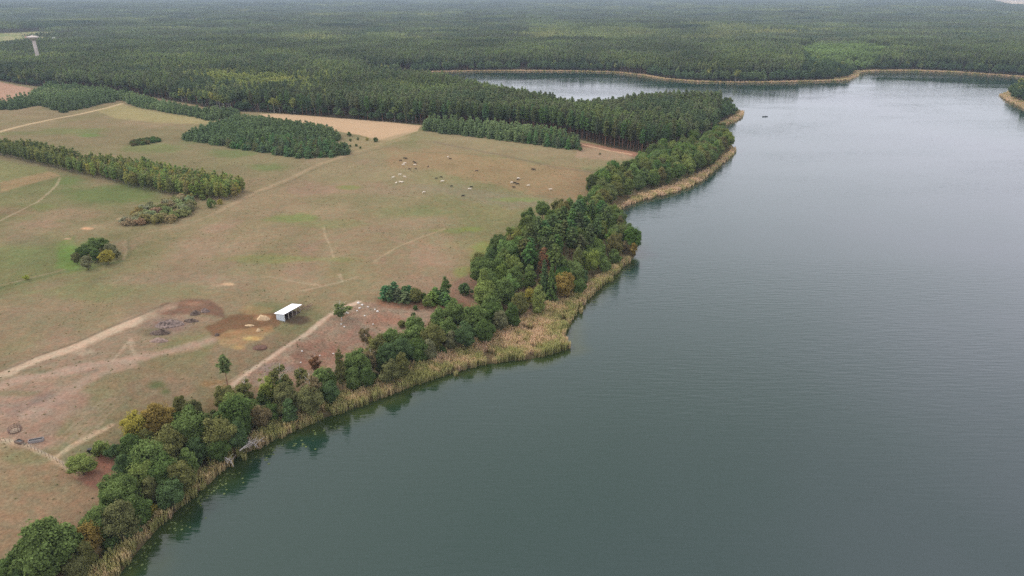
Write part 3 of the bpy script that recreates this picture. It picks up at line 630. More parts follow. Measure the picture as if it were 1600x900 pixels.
def in_view(x, y, z=10, pad=60):
    px, py, dep = project(x, y, z); return (dep > 5) & (px > -pad) & (px < 1600 + pad) & (py > -80) & (py < 900 + pad * 2)
def jgrid(x0, x1, y0, y1, s, jit=.42):
    xs, ys = np.arange(x0, x1, s), np.arange(y0, y1, s); X, Y = np.meshgrid(xs, ys); X = X + (np.arange(len(ys)) % 2)[:, None] * s * .5
    return (X + RNG.uniform(-jit, jit, X.shape) * s).ravel(), (Y + RNG.uniform(-jit, jit, X.shape) * s).ravel()
def fill(polyw, s, jit=.42):
    p = np.array(polyw); x, y = jgrid(p[:, 0].min(), p[:, 0].max(), p[:, 1].min(), p[:, 1].max(), s, jit); k = in_poly(x, y, p); return x[k], y[k]

# ------------------------------------------------------------------ individual trees
def tree(name, kit, x, y, H0, H, W0, W, col, label, cat='tree', group=None, rz=None):
    z = float(height(x, y)) - .05; r = empty(name, (x, y, z), random.uniform(0, 6.28) if rz is None else rz)
    r.scale = (W / W0, W / W0, H / H0); tag(r, label, cat, group)
    cm, tm = kit; c = obj('crown', cm, r); obj('trunk', tm, r); c.color = (*col, 1); return r
def tree1(name, me, x, y, s, sz, col, label, cat, group):
    o = bpy.data.objects.new(name, me); LINK(o); o.location = (x, y, float(height(x, y)) - .05); o.rotation_euler = (0, 0, random.uniform(0, 6.28)); o.scale = (s, s, sz); o.color = (*col, 1); tag(o, label, cat, group); return o

COL = {'g': (.086,.118,.036), 'l': (.118,.146,.042), 'd': (.062,.092,.027), 'b': (.058,.088,.034), 'o': (.100,.100,.034), 'y': (.190,.165,.034), 'r': (.160,.085,.042), 'n': (.140,.110,.055), 'h': (.125,.125,.064), 'a': (.165,.120,.034), 'k': (.098,.100,.040)}
WORD = {'g': 'mid green', 'l': 'light green', 'd': 'dark green', 'b': 'bluish dark green', 'o': 'olive green', 'y': 'yellow green', 'r': 'rust red', 'n': 'brownish', 'h': 'grey olive', 'a': 'orange tinted', 'k': 'dark brown green'}
# crown centre in the photo, crown width (px of 1600), colour, build (A alder, P poplar, S sparse, U shrub, F spruce)
SHORE = [(71,853,88,'g','A'),(18,884,44,'d','A'),(36,898,40,'b','A'),(139,838,50,'a','A'),(134,866,46,'o','A'),(118,884,40,'k','A'),(156,816,56,'g','A'),(184,811,60,'k','A'),(192,775,62,'g','A'),(172,790,46,'d','A'),(103,826,18,'r','U'),(116,832,24,'d','U'),
 (218,800,42,'d','A'),(238,797,26,'y','U'),(205,830,34,'b','U'),(175,848,34,'d','U'),(233,714,66,'g','A'),(263,696,60,'o','A'),(299,668,64,'g','A'),(341,678,56,'o','A'),(366,648,60,'d','A'),(273,658,32,'d','A'),
 (248,652,50,'a','A'),(210,664,46,'y','A'),(205,694,36,'d','A'),(228,686,32,'o','A'),(157,698,32,'l','U'),(180,705,32,'b','U'),(195,730,42,'b','A'),(221,746,52,'l','A'),(178,762,50,'g','A'),(257,736,56,'d','A'),(283,744,50,'o','A'),(236,764,42,'k','A'),(266,768,46,'b','A'),
 (292,720,42,'g','A'),(306,704,42,'b','A'),(341,700,40,'d','A'),(366,680,44,'b','A'),(331,714,28,'o','U'),(308,738,26,'n','U'),(300,640,34,'k','A'),(281,632,26,'o','A'),(353,620,42,'o','A'),(368,634,48,'l','A'),(383,610,36,'o','S'),(377,660,44,'d','A'),(392,640,36,'g','A'),
 (412,622,30,'g','A'),(436,590,42,'o','S'),(442,605,38,'g','A'),(470,588,28,'o','S'),(491,566,22,'r','S'),(484,604,38,'n','S'),(506,590,38,'g','A'),(448,622,46,'k','A'),(482,624,46,'k','A'),(451,640,36,'b','A'),(406,650,36,'n','A'),(424,642,30,'d','A'),(515,612,34,'b','A'),
 (532,572,16,'o','P'),(556,566,46,'g','A'),(553,590,36,'g','A'),(574,588,32,'d','A'),(579,558,26,'n','S'),(590,542,38,'o','A'),(611,530,36,'g','A'),(633,528,30,'g','A'),(648,508,32,'g','A'),(653,524,36,'g','A'),(627,546,40,'b','A'),(604,556,40,'b','A'),
 (627,568,36,'o','A'),(610,580,36,'k','A'),(653,545,36,'d','A'),(676,526,42,'o','A'),(671,546,34,'h','A'),(687,500,42,'g','A'),(699,514,36,'g','A'),(706,530,28,'h','A'),(727,522,38,'b','A'),(711,488,40,'g','A'),(740,496,42,'g','A'),(757,516,36,'d','A'),(782,500,30,'h','A'),(770,488,34,'d','A'),
 (570,522,20,'n','S'),(575,530,14,'y','U'),(595,526,16,'o','U'),(628,505,16,'o','U'),(676,505,18,'n','U'),(620,598,20,'n','U'),(660,562,22,'k','U'),(690,548,22,'d','U'),
 (752,420,40,'g','A'),(764,438,36,'g','A'),(801,416,36,'l','A'),(803,434,36,'g','A'),(827,430,32,'g','A'),(850,411,20,'r','P'),(850,442,24,'b','F'),(862,448,22,'d','F'),(882,443,36,'a','A'),(829,462,28,'y','A'),(786,455,40,'g','A'),(758,460,42,'l','A'),(768,474,36,'g','A'),(812,474,34,'o','A'),(800,490,34,'d','A'),
 (728,452,26,'b','U'),(897,421,26,'g','A'),(912,405,26,'l','A'),(924,397,24,'g','A'),(937,402,26,'g','A'),(877,412,26,'g','A'),(918,374,26,'l','A'),(956,381,28,'h','A'),(918,355,32,'l','A'),(978,384,18,'n','A'),(990,388,15,'a','A'),(977,362,28,'g','A'),(967,341,28,'g','A'),(947,333,30,'l','A'),(937,350,30,'d','A'),
 (908,321,30,'g','A'),(890,325,30,'g','A'),(872,322,24,'o','A'),(848,325,26,'g','A'),(826,338,26,'d','A'),(962,365,26,'b','A'),(960,400,22,'g','A'),(945,414,22,'g','A'),(905,446,24,'d','A'),(910,432,24,'b','A'),(838,350,24,'g','A'),(800,366,24,'g','A'),(778,380,24,'o','A'),(765,396,26,'g','A'),(748,404,26,'o','A')]
placed = []; records = []
for cx, cy, w, c, kd in SHORE:
    sc_ = 1.0
    if kd == 'A': H = None
    x, y = ground(cx, cy, 6.0); _, _, dep = project(x, y, 7.0); wm = w * dep / FPX
    H = {'A': min(max(wm * 1.36, 6), 14), 'P': 15, 'S': min(max(wm * 1.9, 9), 14), 'U': wm * .85, 'F': 16}[kd]
    zc = {'A': .57, 'P': .55, 'S': .62, 'U': .5, 'F': .45}[kd] * H
    x, y = ground(cx, cy, zc); _, _, dep = project(x, y, zc + 2); wm = w * dep / FPX
    placed.append((x, y, wm * .5)); records.append([x, y, wm, H, c, kd])
# order them up the shore, front row (beside the reeds) and rear rows, and word each label
ORD = ['lowest', 'second', 'third', 'fourth', 'fifth', 'sixth', 'seventh', 'eighth', 'ninth', 'tenth', 'eleventh', 'twelfth', 'thirteenth', 'fourteenth', 'fifteenth', 'sixteenth', 'seventeenth', 'eighteenth', 'nineteenth', 'twentieth',
       'twenty-first', 'twenty-second', 'twenty-third', 'twenty-fourth', 'twenty-fifth', 'twenty-sixth', 'twenty-seventh', 'twenty-eighth', 'twenty-ninth', 'thirtieth']
records.sort(key=lambda r: r[1]); cnt = {}
NOUN = {'A': 'broadleaf tree', 'P': 'slender tree', 'S': 'thin crowned tree', 'U': 'bush', 'F': 'spruce'}
NAME = {'A': 'broadleaf_tree', 'P': 'slender_tree', 'S': 'thin_tree', 'U': 'bush', 'F': 'spruce_tree'}
for i, (x, y, wm, H, c, kd) in enumerate(records):
    front = float(shore_d(x, y)) < 20; row = 'facing the reeds' if front else 'behind the front row of the shore belt'
    key = (c, kd, front); k = cnt.get(key, 0); cnt[key] = k + 1
    lab = '%s %s %s up the shore, %s' % (ORD[min(k, 29)], WORD[c], NOUN[kd], row)
    v = 1 + random.uniform(-.10, .10); col = tuple(q * v for q in COL[c])
    kit, H0, W0 = {'A': (ALDER, 13, 9.6), 'P': (POPLAR, 15, 4.4), 'S': (SPARSE, 13.4, 7), 'U': (SHRUB, 2.5, 3.5), 'F': (SPRUCE, 17, 6.2)}[kd]
    tree(NAME[kd], kit[i % len(kit)], x, y, H0, H, W0, wm, col, lab, 'bush' if kd == 'U' else 'tree', 'trees and bushes of the lakeside belt')
PL = np.array(placed)
def free(x, y, r):
    d = np.sqrt((x - PL[:, 0]) ** 2 + (y - PL[:, 1]) ** 2); return (d > r + PL[:, 2] * .75).all()

# the wood on the point: broadleaves round its rim, pines inside; too alike to tell apart
GROVE = gpoly([(748,446),(765,418),(800,388),(832,370),(880,352),(930,345),(962,350),(985,378),(988,398),(958,412),(930,438),(900,466),(868,484),(832,498),(795,512),(765,505),(750,480)])
gx, gy = fill(GROVE, 5.2)
for x, y in zip(gx, gy):
    if not free(x, y, 1.4): continue
    dr = line_dist(np.array([x]), np.array([y]), GROVE, True)[0]; px_, py_, _ = project(x, y, 12)
    pine = (dr > 9 and random.random() < .72 and px_ > 795 and py_ < 410)
    c = 'g'
    if pine: tree('pine_tree', random.choice(PINE), x, y, 18, random.uniform(13, 16.5), 5.4, random.uniform(5.2, 6.6), [q * random.uniform(.85, 1.2) for q in (.066,.094,.034)], 'green pine standing inside the wood on the wooded point', 'tree', 'pines inside the wood on the point')['_c'] = 'green'
    else:
        c = random.choice('gglldo'); tree('broadleaf_tree', random.choice(ALDER), x, y, 13, random.uniform(9.5, 13.5), 9.6, random.uniform(6, 8.8), [q * random.uniform(.85, 1.15) for q in COL[c]], 'broadleaf tree crowded among others inside the wood on the point', 'tree', 'broadleaf trees inside the wood on the point')['_c'] = WORD[c]
BELT = gpoly([(916,322),(922,306),(945,288),(975,272),(1005,262),(1015,250),(1060,238),(1100,226),(1128,216),(1138,236),(1118,256),(1085,276),(1050,287),(1010,300),(968,316),(948,330),(930,340)])
bx, by = fill(BELT, 6.4)
for x, y in zip(bx, by):
    c = random.choice(['g', 'g', 'g', 'l', 'd', 'g', 'l', 'o']); H = random.uniform(10, 14)
    tree('broadleaf_tree', random.choice(ALDER), x, y, 13, H, 9.6, random.uniform(7.5, 10), [q * random.uniform(.85, 1.1) for q in COL[c]], 'full crowned broadleaf tree in the belt along the curved bay beyond the point', 'tree', 'broadleaf trees of the belt along the curved bay')['_c'] = WORD[c] + (' waterside' if float(shore_d(x, y)) < 16 else ' inland')
def number_off(prefix_group, noun, where):
    obs = [o for o in S.objects if o.get('group') == prefix_group]; by = {}
    for o in obs: by.setdefault(o['_c'], []).append(o)
    for c, l_ in by.items():
        l_.sort(key=lambda o: project(o.location.x, o.location.y, o.location.z)[0])
        for k, o in enumerate(l_):
            if len(l_) <= 30: o['label'] = '%s %s %s from the left, %s' % (('first' if k == 0 else ORD[k]), c, noun, where)
            else: o['label'] = '%s %s %s' % (c, noun, where)
    for o in obs: del o['_c']
number_off('pines inside the wood on the point', 'pine', 'inside the wood on the point')
number_off('broadleaf trees inside the wood on the point', 'broadleaf', 'inside the wood on the point')
number_off('broadleaf trees of the belt along the curved bay', 'tree', 'in the belt along the curved bay')
# low scrub filling the foot of the belt
UND = gpoly([(20,930),(60,870),(150,800),(180,740),(230,700),(270,660),(330,640),(400,625),(500,600),(560,570),(640,545),(720,520),(760,510),(800,512),(740,540),(660,566),(570,600),(480,640),(420,660),(360,704),(320,730),(262,786),(215,832),(150,885),(110,930)])
ux, uy = fill(UND, 3.4); us = RNG.uniform(.6, 1.25, len(ux)); m_ = shore_d(ux, uy) > 4
ux, uy, us = ux[m_], uy[m_], us[m_]
K_UND = []
M_UND = leaf_mat('undergrowth', [(0, (.040,.058,.026)), (.5, (.070,.085,.032)), (.8, (.110,.095,.040)), (1, (.12,.07,.035))], 'ramp', .06)
for q in range(4): K_UND.append(crown_mesh('undergrowth', broad_crown(1.7, .95, .8, 12, 800, .34, 'round', 600 + q), M_UND))
scatter('undergrowth', pts3(ux, uy), RNG.integers(0, 4, len(ux)), RNG.uniform(0, 6.28, len(ux)), np.stack([us, us, us * RNG.uniform(.6, 1.3, len(us))], 1), K_UND, 'low tangled undergrowth beneath the lakeside trees', 'undergrowth')

# ---- singles in the fields
def at_base(px, py): return ground(px, py, 0)
x, y = at_base(356, 603); tree('pine_tree', PINE[0], x, y, 18, 9.6, 5.4, 4.2, (.095,.120,.044), 'lone small pine with bare lower trunk between the yard and the lake belt', 'tree')
x, y = at_base(421, 640); tree('birch_tree', SPARSE[0], x, y, 13.4, 11.5, 7, 4.5, (.17,.19,.045), 'leaning birch with a long pale trunk and yellow green top', 'tree')
x, y = at_base(131, 742); tree('apple_tree', ALDER[2], x, y, 13, 5.6, 9.6, 6.6, (.120,.145,.042), 'round yellow green tree standing alone on reddish soil at the fence corner', 'tree')
x, y = at_base(42, 437); tree('bush', SHRUB[1], x, y, 2.5, 1.9, 3.5, 2.2, (.22,.24,.04), 'small bright yellow green bush alone on the field boundary', 'bush')
x, y = at_base(534, 500); tree('thin_tree', SPARSE[1], x, y, 13.4, 6.5, 7, 7.0, (.085,.105,.036), 'low wind-blown tree with sparse crown at the top of the bare bank', 'tree')
for i, (px, py, w, c, lab) in enumerate([(546,213,8,'d','largest round dark bush beside the plantation corner at the stubble edge'),(548,221,5,'d','small dark bush just left of the stubble edge bushes'),(559,219,5,'d','upright dark bush in the middle of the stubble edge'),(574,220,6,'y','yellow bush on the stubble edge'),(588,222,9,'d','round dark bush at the near tip of the stubble field'),
     (537,226,4,'d','first tiny bush on the rough ground by the plantation'),(547,230,5,'g','second tiny bush on the rough ground by the plantation'),(557,229,5,'d','third tiny bush on the rough ground by the plantation'),(563,232,4,'g','outermost tiny bush on the rough ground by the plantation'),
     (907,236,8,'d','small dark bush at the end of the long young pine strip'),(937,242,4,'k','tiny dark bush alone on the pale field past the young pine strip'),(649,484,9,'d','dark low bush on the slope below the pine clumps'),(646,494,8,'b','grey green low bush below the dark one on the slope')]):
    x, y = at_base(px, py); _, _, dep = project(x, y, 5); wm = w * dep / FPX
    tree('bush', SHRUB[i % 4], x, y, 2.5, wm * .9, 3.5, wm, COL[c], lab, 'bush', 'bushes standing in the open fields')
# small pine clumps by the bank
for gi, (cpoly, nm, n0) in enumerate([([(596,468),(610,474),(640,478),(655,474),(650,466),(615,462),(598,460)], 'left', 5), ([(672,478),(690,484),(704,478),(703,470),(685,468)], 'right', 5)]):
    W_ = gpoly(cpoly); fx, fy = fill(W_, 2.5)
    for k, (x, y) in enumerate(zip(fx, fy)):
        tree('pine_tree', BUSHPINE[k % 3], x, y, 8, random.uniform(4.2, 6.4), 4.6, random.uniform(3.6, 5.0), [q * random.uniform(.8, 1.2) for q in ((.070,.108,.048), (.090,.130,.046))[gi]],
             'dark green pine in the larger clump above the bare bank' if gi == 0 else 'green pine in the smaller clump between the bank and the wood', 'tree', ('pines of the larger clump above the bank', 'pines of the smaller clump above the bank')[gi])['_c'] = 'bushy'
number_off('pines of the larger clump above the bank', 'pine', 'in the larger clump above the bank'); number_off('pines of the smaller clump above the bank', 'pine', 'in the smaller clump beside the wood')
for px, py, H, W, c, lab in [(697,468,9,3.6,'d','tall dark pillar-shaped tree behind the smaller pine clump'),(668,482,5,3.4,'l','small light green tree between the two pine clumps'),(662,470,3.2,2.2,'d','little dark conifer between the two pine clumps'),(650,474,6,4.6,'o','olive tree at the right end of the larger pine clump')]:
    x, y = at_base(px, py); tree('broadleaf_tree', (POPLAR[0] if H == 9 else ALDER[3]), x, y, 15 if H == 9 else 13, H, 4.4 if H == 9 else 9.6, W, COL[c], lab, 'tree')
# round copse in the meadow
for i, (cx, cy, w, c, lab) in enumerate([(140,388,26,'g','tall green tree forming the middle of the round meadow copse'),(158,384,28,'g','widest green tree at the back of the round meadow copse'),(172,388,20,'h','leafless greyish tree on the right side of the round copse'),(128,395,22,'d','dark tree on the left of the round copse'),
    (150,398,24,'d','dark tree at the heart of the round copse'),(167,402,26,'y','rounded yellow olive bush at the front right of the round copse'),(135,410,22,'h','low brownish bush at the front of the round copse'),(118,402,16,'k','low dark bush at the left end of the round copse'),(180,394,14,'h','bare grey bush at the right end of the round copse'),(146,378,18,'g','small green tree at the top of the round copse')]):
    x, y = ground(cx, cy, 3.0); _, _, dep = project(x, y, 8); wm = w * dep / FPX
    tree('broadleaf_tree', ALDER[i % 7], x, y, 13, 3.4 + wm * .45, 9.6, wm, COL[c], lab, 'tree', 'trees and bushes of the round meadow copse')
# willow scrub below the shelter belt
SCR = gpoly([(186,350),(200,346),(225,332),(255,318),(290,312),(312,318),(308,332),(285,346),(240,352),(205,354)]); fx, fy = fill(SCR, 4.6)
for k, (x, y) in enumerate(zip(fx, fy)):
    c = random.choice(['k', 'o', 'h', 'n', 'k', 'h']); w = random.uniform(5, 7.5)
    tree('bush', SHRUB[k % 4], x, y, 2.5, random.uniform(3, 4.6), 3.5, w, [q * random.uniform(1.2, 1.6) for q in COL[c]], 'rounded olive brown willow bush in the thicket below the shelter belt', 'bush', 'willow bushes of the thicket below the shelter belt')['_c'] = WORD[c]
number_off('willow bushes of the thicket below the shelter belt', 'willow bush', 'in the thicket below the shelter belt')
for cx, cy, w, c, lab in [(331,320,18,'g','round green bush between the thicket and the belt end'),(343,315,11,'y','yellow green bush at the foot of the shelter belt end'),(286,306,14,'l','light green bush at the foot of the shelter belt'),(316,308,13,'l','second light green bush at the foot of the shelter belt'),(328,311,9,'l','small lime bush beside the round green one')]:
    x, y = ground(cx, cy, 1.5); _, _, dep = project(x, y, 7); wm = w * dep / FPX; tree('bush', SHRUB[2], x, y, 2.5, wm * .8, 3.5, wm, COL[c], lab, 'bush', 'bushes at the foot of the shelter belt')
HED = gpoly([(203,231),(215,228),(247,223),(249,219),(222,220),(205,226)]); fx, fy = fill(HED, 3.6)
for k, (x, y) in enumerate(zip(fx, fy)):
    tree('bush', SHRUB[k % 4], x, y, 2.5, random.uniform(2.2, 3.4), 3.5, random.uniform(4, 5.6), [q * random.uniform(.8, 1.1) for q in random.choice([COL['k'], COL['d']])], 'dark bush of the small hedge patch alone in the upper meadow', 'bush', 'bushes of the small hedge patch')

# ---- shelter belt of birches, 300 nearest as single trees
BELT2 = gpoly([(-80,232),(0,245),(62,258),(125,273),(175,285),(225,298),(290,310),(340,315),(372,313),(383,301),(370,296),(325,288),(255,274),(198,264),(150,259),(120,264),(60,249),(0,240),(-80,230)])
ROW2 = gpoly([(-80,222),(0,235),(50,238),(130,255),(134,259),(50,244),(0,240),(-80,228)])
allx, ally = [], []
for W_ in (BELT2, ROW2):
    fx, fy = fill(W_, 3.0); allx.append(fx); ally.append(fy)
fx, fy = np.concatenate(allx), np.concatenate(ally); px_, py_, dp_ = project(fx, fy, 8); o_ = np.argsort(dp_ + np.where((px_ < -10), 1e4, 0))
C_B = [(.105,.128,.038), (.128,.140,.040), (.085,.108,.036), (.150,.150,.044), (.098,.118,.038)]
for r, k in enumerate(o_[:300]):
    x, y = fx[k], fy[k]; edge = px_[k] > 325; s = random.uniform(.72, .98)
    col = random.choice(C_B[:2] + [C_B[3]]) if edge else random.choice(C_B)
    tree1('birch_tree', BIRCH1[r % 5], x, y, s, random.uniform(.74, .94), [q * random.uniform(.95, 1.35) for q in col],
          'yellowish birch with pale stem at the right end of the shelter belt' if edge else 'olive green birch in the long shelter belt crossing the left meadow', 'tree', 'birches at the end of the shelter belt' if edge else 'birches in the body of the shelter belt')
k = o_[300:]
M_BIRF = leaf_mat('birch_leaves', [(0, (.075,.095,.034)), (.5, (.108,.125,.038)), (1, (.150,.150,.044))], 'ramp')
def rekit(kit, m):
    out = []
    for me in kit: q = me.copy(); q.materials[0] = m; out.append(q)
    return out
if len(k): s = RNG.uniform(.72, .98, len(k)); scatter('shelter_belt', pts3(fx[k], fy[k]), RNG.integers(0, 5, len(k)), RNG.uniform(0, 6.28, len(k)), np.stack([s, s, s * .98], 1), rekit(BIRCH1, M_BIRF), 'back rows of the long birch shelter belt in the left meadow', 'trees')

# ---- young pine plantations
PLANT = gpoly([(284,219),(320,224),(370,233),(430,242),(470,248),(520,246),(545,243),(548,236),(520,229),(480,228),(478,222),(520,224),(536,218),(520,207),(480,200),(440,193),(400,190),(370,187),(345,197),(300,210)])
STRIP = gpoly([(662,204),(700,210),(760,217),(830,226),(880,233),(905,235),(908,228),(880,218),(820,210),(760,204),(700,198),(668,196)])
HEDG = gpoly([(-120,182),(0,172),(25,172),(60,165),(100,177),(150,166),(190,157),(215,168),(262,176),(330,190),(375,183),(372,176),(330,178),(280,170),(240,160),(190,148),(130,140),(60,142),(40,160),(0,166),(-120,172)])
yx, yy_, yk = [], [], []
for q, (W_, s) in enumerate(((PLANT, 3.3), (STRIP, 3.2), (HEDG, 4.0))):
    fx, fy = fill(W_, s, .5); yx.append(fx); yy_.append(fy); yk.append(np.full(len(fx), q))
fx, fy, fk = np.concatenate(yx), np.concatenate(yy_), np.concatenate(yk)
ed_ = np.min([line_dist(fx, fy, W_, True) for W_ in (PLANT, STRIP, HEDG)], 0); hm_ = (.62 + .45 * sst(0, 13, ed_)) * (.8 + .5 * fbm(fx / 14., fy / 14., 45, 2)); hm_[fk == 1] = np.maximum(hm_[fk == 1], .85)
_, _, dp_ = project(fx, fy, 8); o_ = np.argsort(dp_)
LAB = [('dark green young pine at the front of the square plantation beside the stubble field', 'young pines of the square plantation'), ('young pine at the front of the long low strip before the forest', 'young pines of the long strip'), ('young pine along the scrubby forest margin at the far meadow', 'young pines of the far margin')]
hs_ = [.95, 1.2, 1.1]
for r, k in enumerate(o_[:300]):
    q = fk[k]; s = random.uniform(.9, 1.3); tree1('young_pine', YOUNG1[r % 5], fx[k], fy[k], s, hs_[q] * hm_[k] * random.uniform(.75, 1.2), [c * random.uniform(.78, 1.22) for c in (.086,.120,.050)], LAB[q][0], 'tree', LAB[q][1])
k = o_[300:]; s = RNG.uniform(.9, 1.3, len(k)); zz = np.array(hs_)[fk[k]] * hm_[k] * RNG.uniform(.7, 1.3, len(k))
scatter('young_pine_plantation', pts3(fx[k], fy[k]), RNG.integers(0, 4, len(k)), RNG.uniform(0, 6.28, len(k)), np.stack([s, s, zz], 1), K_YOUNG, 'close ranks of young pines behind the front rows of the plantations', 'trees')
print('birches, young', len(o_))

# ---- the forest
fx, fy = jgrid(-1500, 1700, 380, 1500, 4.1)
D = shore_d(fx, fy); k = in_poly(fx, fy, EDGE) & (D > 7) & in_view(fx, fy)
for c in CLEAR: k &= ~in_poly(fx, fy, c)
for W_ in (PLANT, STRIP, HEDG, BELT, GROVE): k &= ~in_poly(fx, fy, W_)
fx, fy, D = fx[k], fy[k], D[k]; px_, py_, dp_ = project(fx, fy, 14)
zone = fbm(fx / 60., fy / 60., 41, 3)
mixz = (.92 * np.exp(-((px_ - 430) / 210) ** 2 - ((py_ - 128) / 34) ** 2) + .30 * np.exp(-((px_ - 1060) / 90) ** 2 - ((py_ - 150) / 22) ** 2) + .25 * np.exp(-((px_ - 180) / 120) ** 2 - ((py_ - 110) / 14) ** 2))
fz_ = fbm(fx / 22., fy / 22., 43, 3)
mixm = (mixz * (zone * .7 + fz_ * .7 + .15) + RNG.uniform(-.22, .22, len(fx)) > .47) | (RNG.random(len(fx)) < .03)
edg_ = line_dist(fx, fy, EDGE[:26])
shm = (((edg_ < 10) & (px_ < 650) & (RNG.random(len(fx)) < .55) & ~mixm) | (D < 7 + 16 * (zone + .25)) & ~mixm & (zone > .33)) | ((np.abs(px_ - 1315) < 62) & (np.abs(py_ - 84) < 26) & ~mixm & (D < 160))
thin = (shm & (RNG.random(len(fx)) < .55)) | (mixm & (RNG.random(len(fx)) < .2))
lg = (((px_ - 1320) / 66) ** 2 + ((py_ - 80) / 19) ** 2 + (zone - .5) * 1.2 < 1)
mixm &= ~lg; shm &= ~lg; pm = ~mixm & ~shm & ~lg
# the 300 largest-looking pines along the near edge stand as single trees
edge_d = line_dist(fx, fy, EDGE[:26]); cand = np.where(pm & (edge_d < 9) & (px_ > 380) & (px_ < 1060))[0]; cand = cand[np.argsort(dp_[cand])][:300]
for r, i in enumerate(cand):
    left = px_[i] < 660
    tree1('pine_tree', PINE1[r % 5], fx[i], fy[i], random.uniform(.9, 1.15), random.uniform(.85, 1.05), [c * random.uniform(.8, 1.2) for c in (.066,.090,.034)],
          'tall edge pine of the forest wall behind the stubble field' if left else 'tall bare stemmed pine on the forest edge behind the cattle pasture', 'tree', 'forest edge pines behind the stubble field' if left else 'forest edge pines behind the cattle pasture')
m_ = np.ones(len(fx), bool); m_[cand] = False; m_ &= ~thin
for nm, sel, kit, lab, s0, s1, h0, h1 in (('pine_forest', pm, K_PINE, 'dense pine forest between the pasture and the lake and beyond it', .85, 1.25, .82, 1.08),
        ('mixed_woodland', mixm, K_MIX, 'yellow green mixed woodland within the pine forest', .9, 1.35, .75, 1.05), ('light_green_stand', lg & (RNG.random(len(fx)) < .6), rekit(K_SHORE, leaf_mat('light_leaves', [(0, (.085,.125,.040)), (.5, (.098,.138,.044)), (1, (.115,.150,.048))], 'ramp', .03)), 'bright green broadleaf stand behind the far reed corner', .9, 1.25, .8, 1.05), ('lakeshore_woodland', shm, K_SHORE, 'rounded dark broadleaf trees along the far lakeshore', .85, 1.2, .8, 1.15)):
    k = np.where(sel & m_)[0]; s = RNG.uniform(s0, s1, len(k)); z = RNG.uniform(h0, h1, len(k)) * (.80 + .36 * fbm(fx[k] / 45., fy[k] / 45., 47, 3)); z = np.where(edg_[k] < 10, np.minimum(z, .9) * (.75 if nm == 'lakeshore_woodland' else 1), z)
    print(nm, len(k))
    scatter(nm, pts3(fx[k], fy[k]), RNG.integers(0, len(kit), len(k)), RNG.uniform(0, 6.28, len(k)), np.stack([s, s, z], 1), kit, lab, 'woodland')
# distant hectares
fx, fy = jgrid(-12000, 12000, 1480, 9600, 96, .04); k = (in_view(fx, fy, 60, 220)) & (shore_d(fx, fy) > 55)
for c in CLEAR: k &= ~in_poly(fx, fy, c) & (line_dist(fx, fy, c, True) > 30)
fx, fy = fx[k], fy[k]; print('patches', len(fx))
s = np.ones(len(fx)); zf = fbm(fx / 420., fy / 700., 48, 3) + RNG.uniform(-.08, .08, len(fx)); scatter('distant_forest', pts3(fx, fy, -.5), np.where(zf > .60, RNG.integers(4, 7, len(fx)), RNG.integers(0, 4, len(fx))), RNG.integers(0, 4, len(fx)) * (math.pi / 2), np.stack([s, s, RNG.uniform(.8, 1.1, len(fx)) * (.75 + .6 * fbm(fx / 300., fy / 500., 49, 3))], 1), K_FAR, 'endless forest running to the horizon', 'forest')

# ------------------------------------------------------------------ reeds
def reed_mat():
    m, n, l = mat('reeds'); g = n.new('ShaderNodeNewGeometry'); a = n.new('ShaderNodeAttribute'); a.attribute_name = 'tint'
    nz = n.new('ShaderNodeTexNoise'); nz.inputs['Scale'].default_value = .14; nz.inputs['Detail'].default_value = 4; l.new(g.outputs['Position'], nz.inputs['Vector'])
    rp = n.new('ShaderNodeValToRGB'); e = rp.color_ramp.elements; e.new(.5); 
    for k, (p, c) in enumerate([(.34, (.35,.34,.130)), (.50, (.53,.42,.22)), (.66, (.63,.46,.30))]): e[k].position = p; e[k].color = (*c, 1)
    sp = n.new('ShaderNodeSeparateXYZ'); l.new(g.outputs['Position'], sp.inputs[0])
    oi = n.new('ShaderNodeObjectInfo'); m1 = n.new('ShaderNodeMath'); m1.operation = 'MULTIPLY_ADD'; m1.inputs[1].default_value = .22; l.new(oi.outputs['Random'], m1.inputs[0])
    m2 = n.new('ShaderNodeMath'); m2.operation = 'SUBTRACT'; l.new(nz.outputs['Fac'], m2.inputs[0]); aw = n.new('ShaderNodeAttribute'); aw.attribute_type = 'INSTANCER'; aw.attribute_name = 'wet'; m3 = n.new('ShaderNodeMath'); m3.operation = 'MULTIPLY_ADD'; m3.inputs[1].default_value = .17; m3.inputs[2].default_value = .04; l.new(aw.outputs['Fac'], m3.inputs[0]); l.new(m3.outputs[0], m2.inputs[1]); l.new(m2.outputs[0], m1.inputs[2])
    l.new(m1.outputs[0], rp.inputs[0])
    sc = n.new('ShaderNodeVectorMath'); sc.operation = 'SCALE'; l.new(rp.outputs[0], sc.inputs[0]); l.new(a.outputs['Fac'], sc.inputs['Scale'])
    d = n.new('ShaderNodeBsdfDiffuse'); t = n.new('ShaderNodeBsdfTranslucent'); mx = n.new('ShaderNodeMixShader'); mx.inputs[0].default_value = .4; o = n.new('ShaderNodeOutputMaterial')
    l.new(sc.outputs[0], d.inputs[0]); l.new(sc.outputs[0], t.inputs[0]); l.new(d.outputs[0], mx.inputs[1]); l.new(t.outputs[0], mx.inputs[2]); l.new(mx.outputs[0], o.inputs[0]); return m
M_REED = reed_mat()
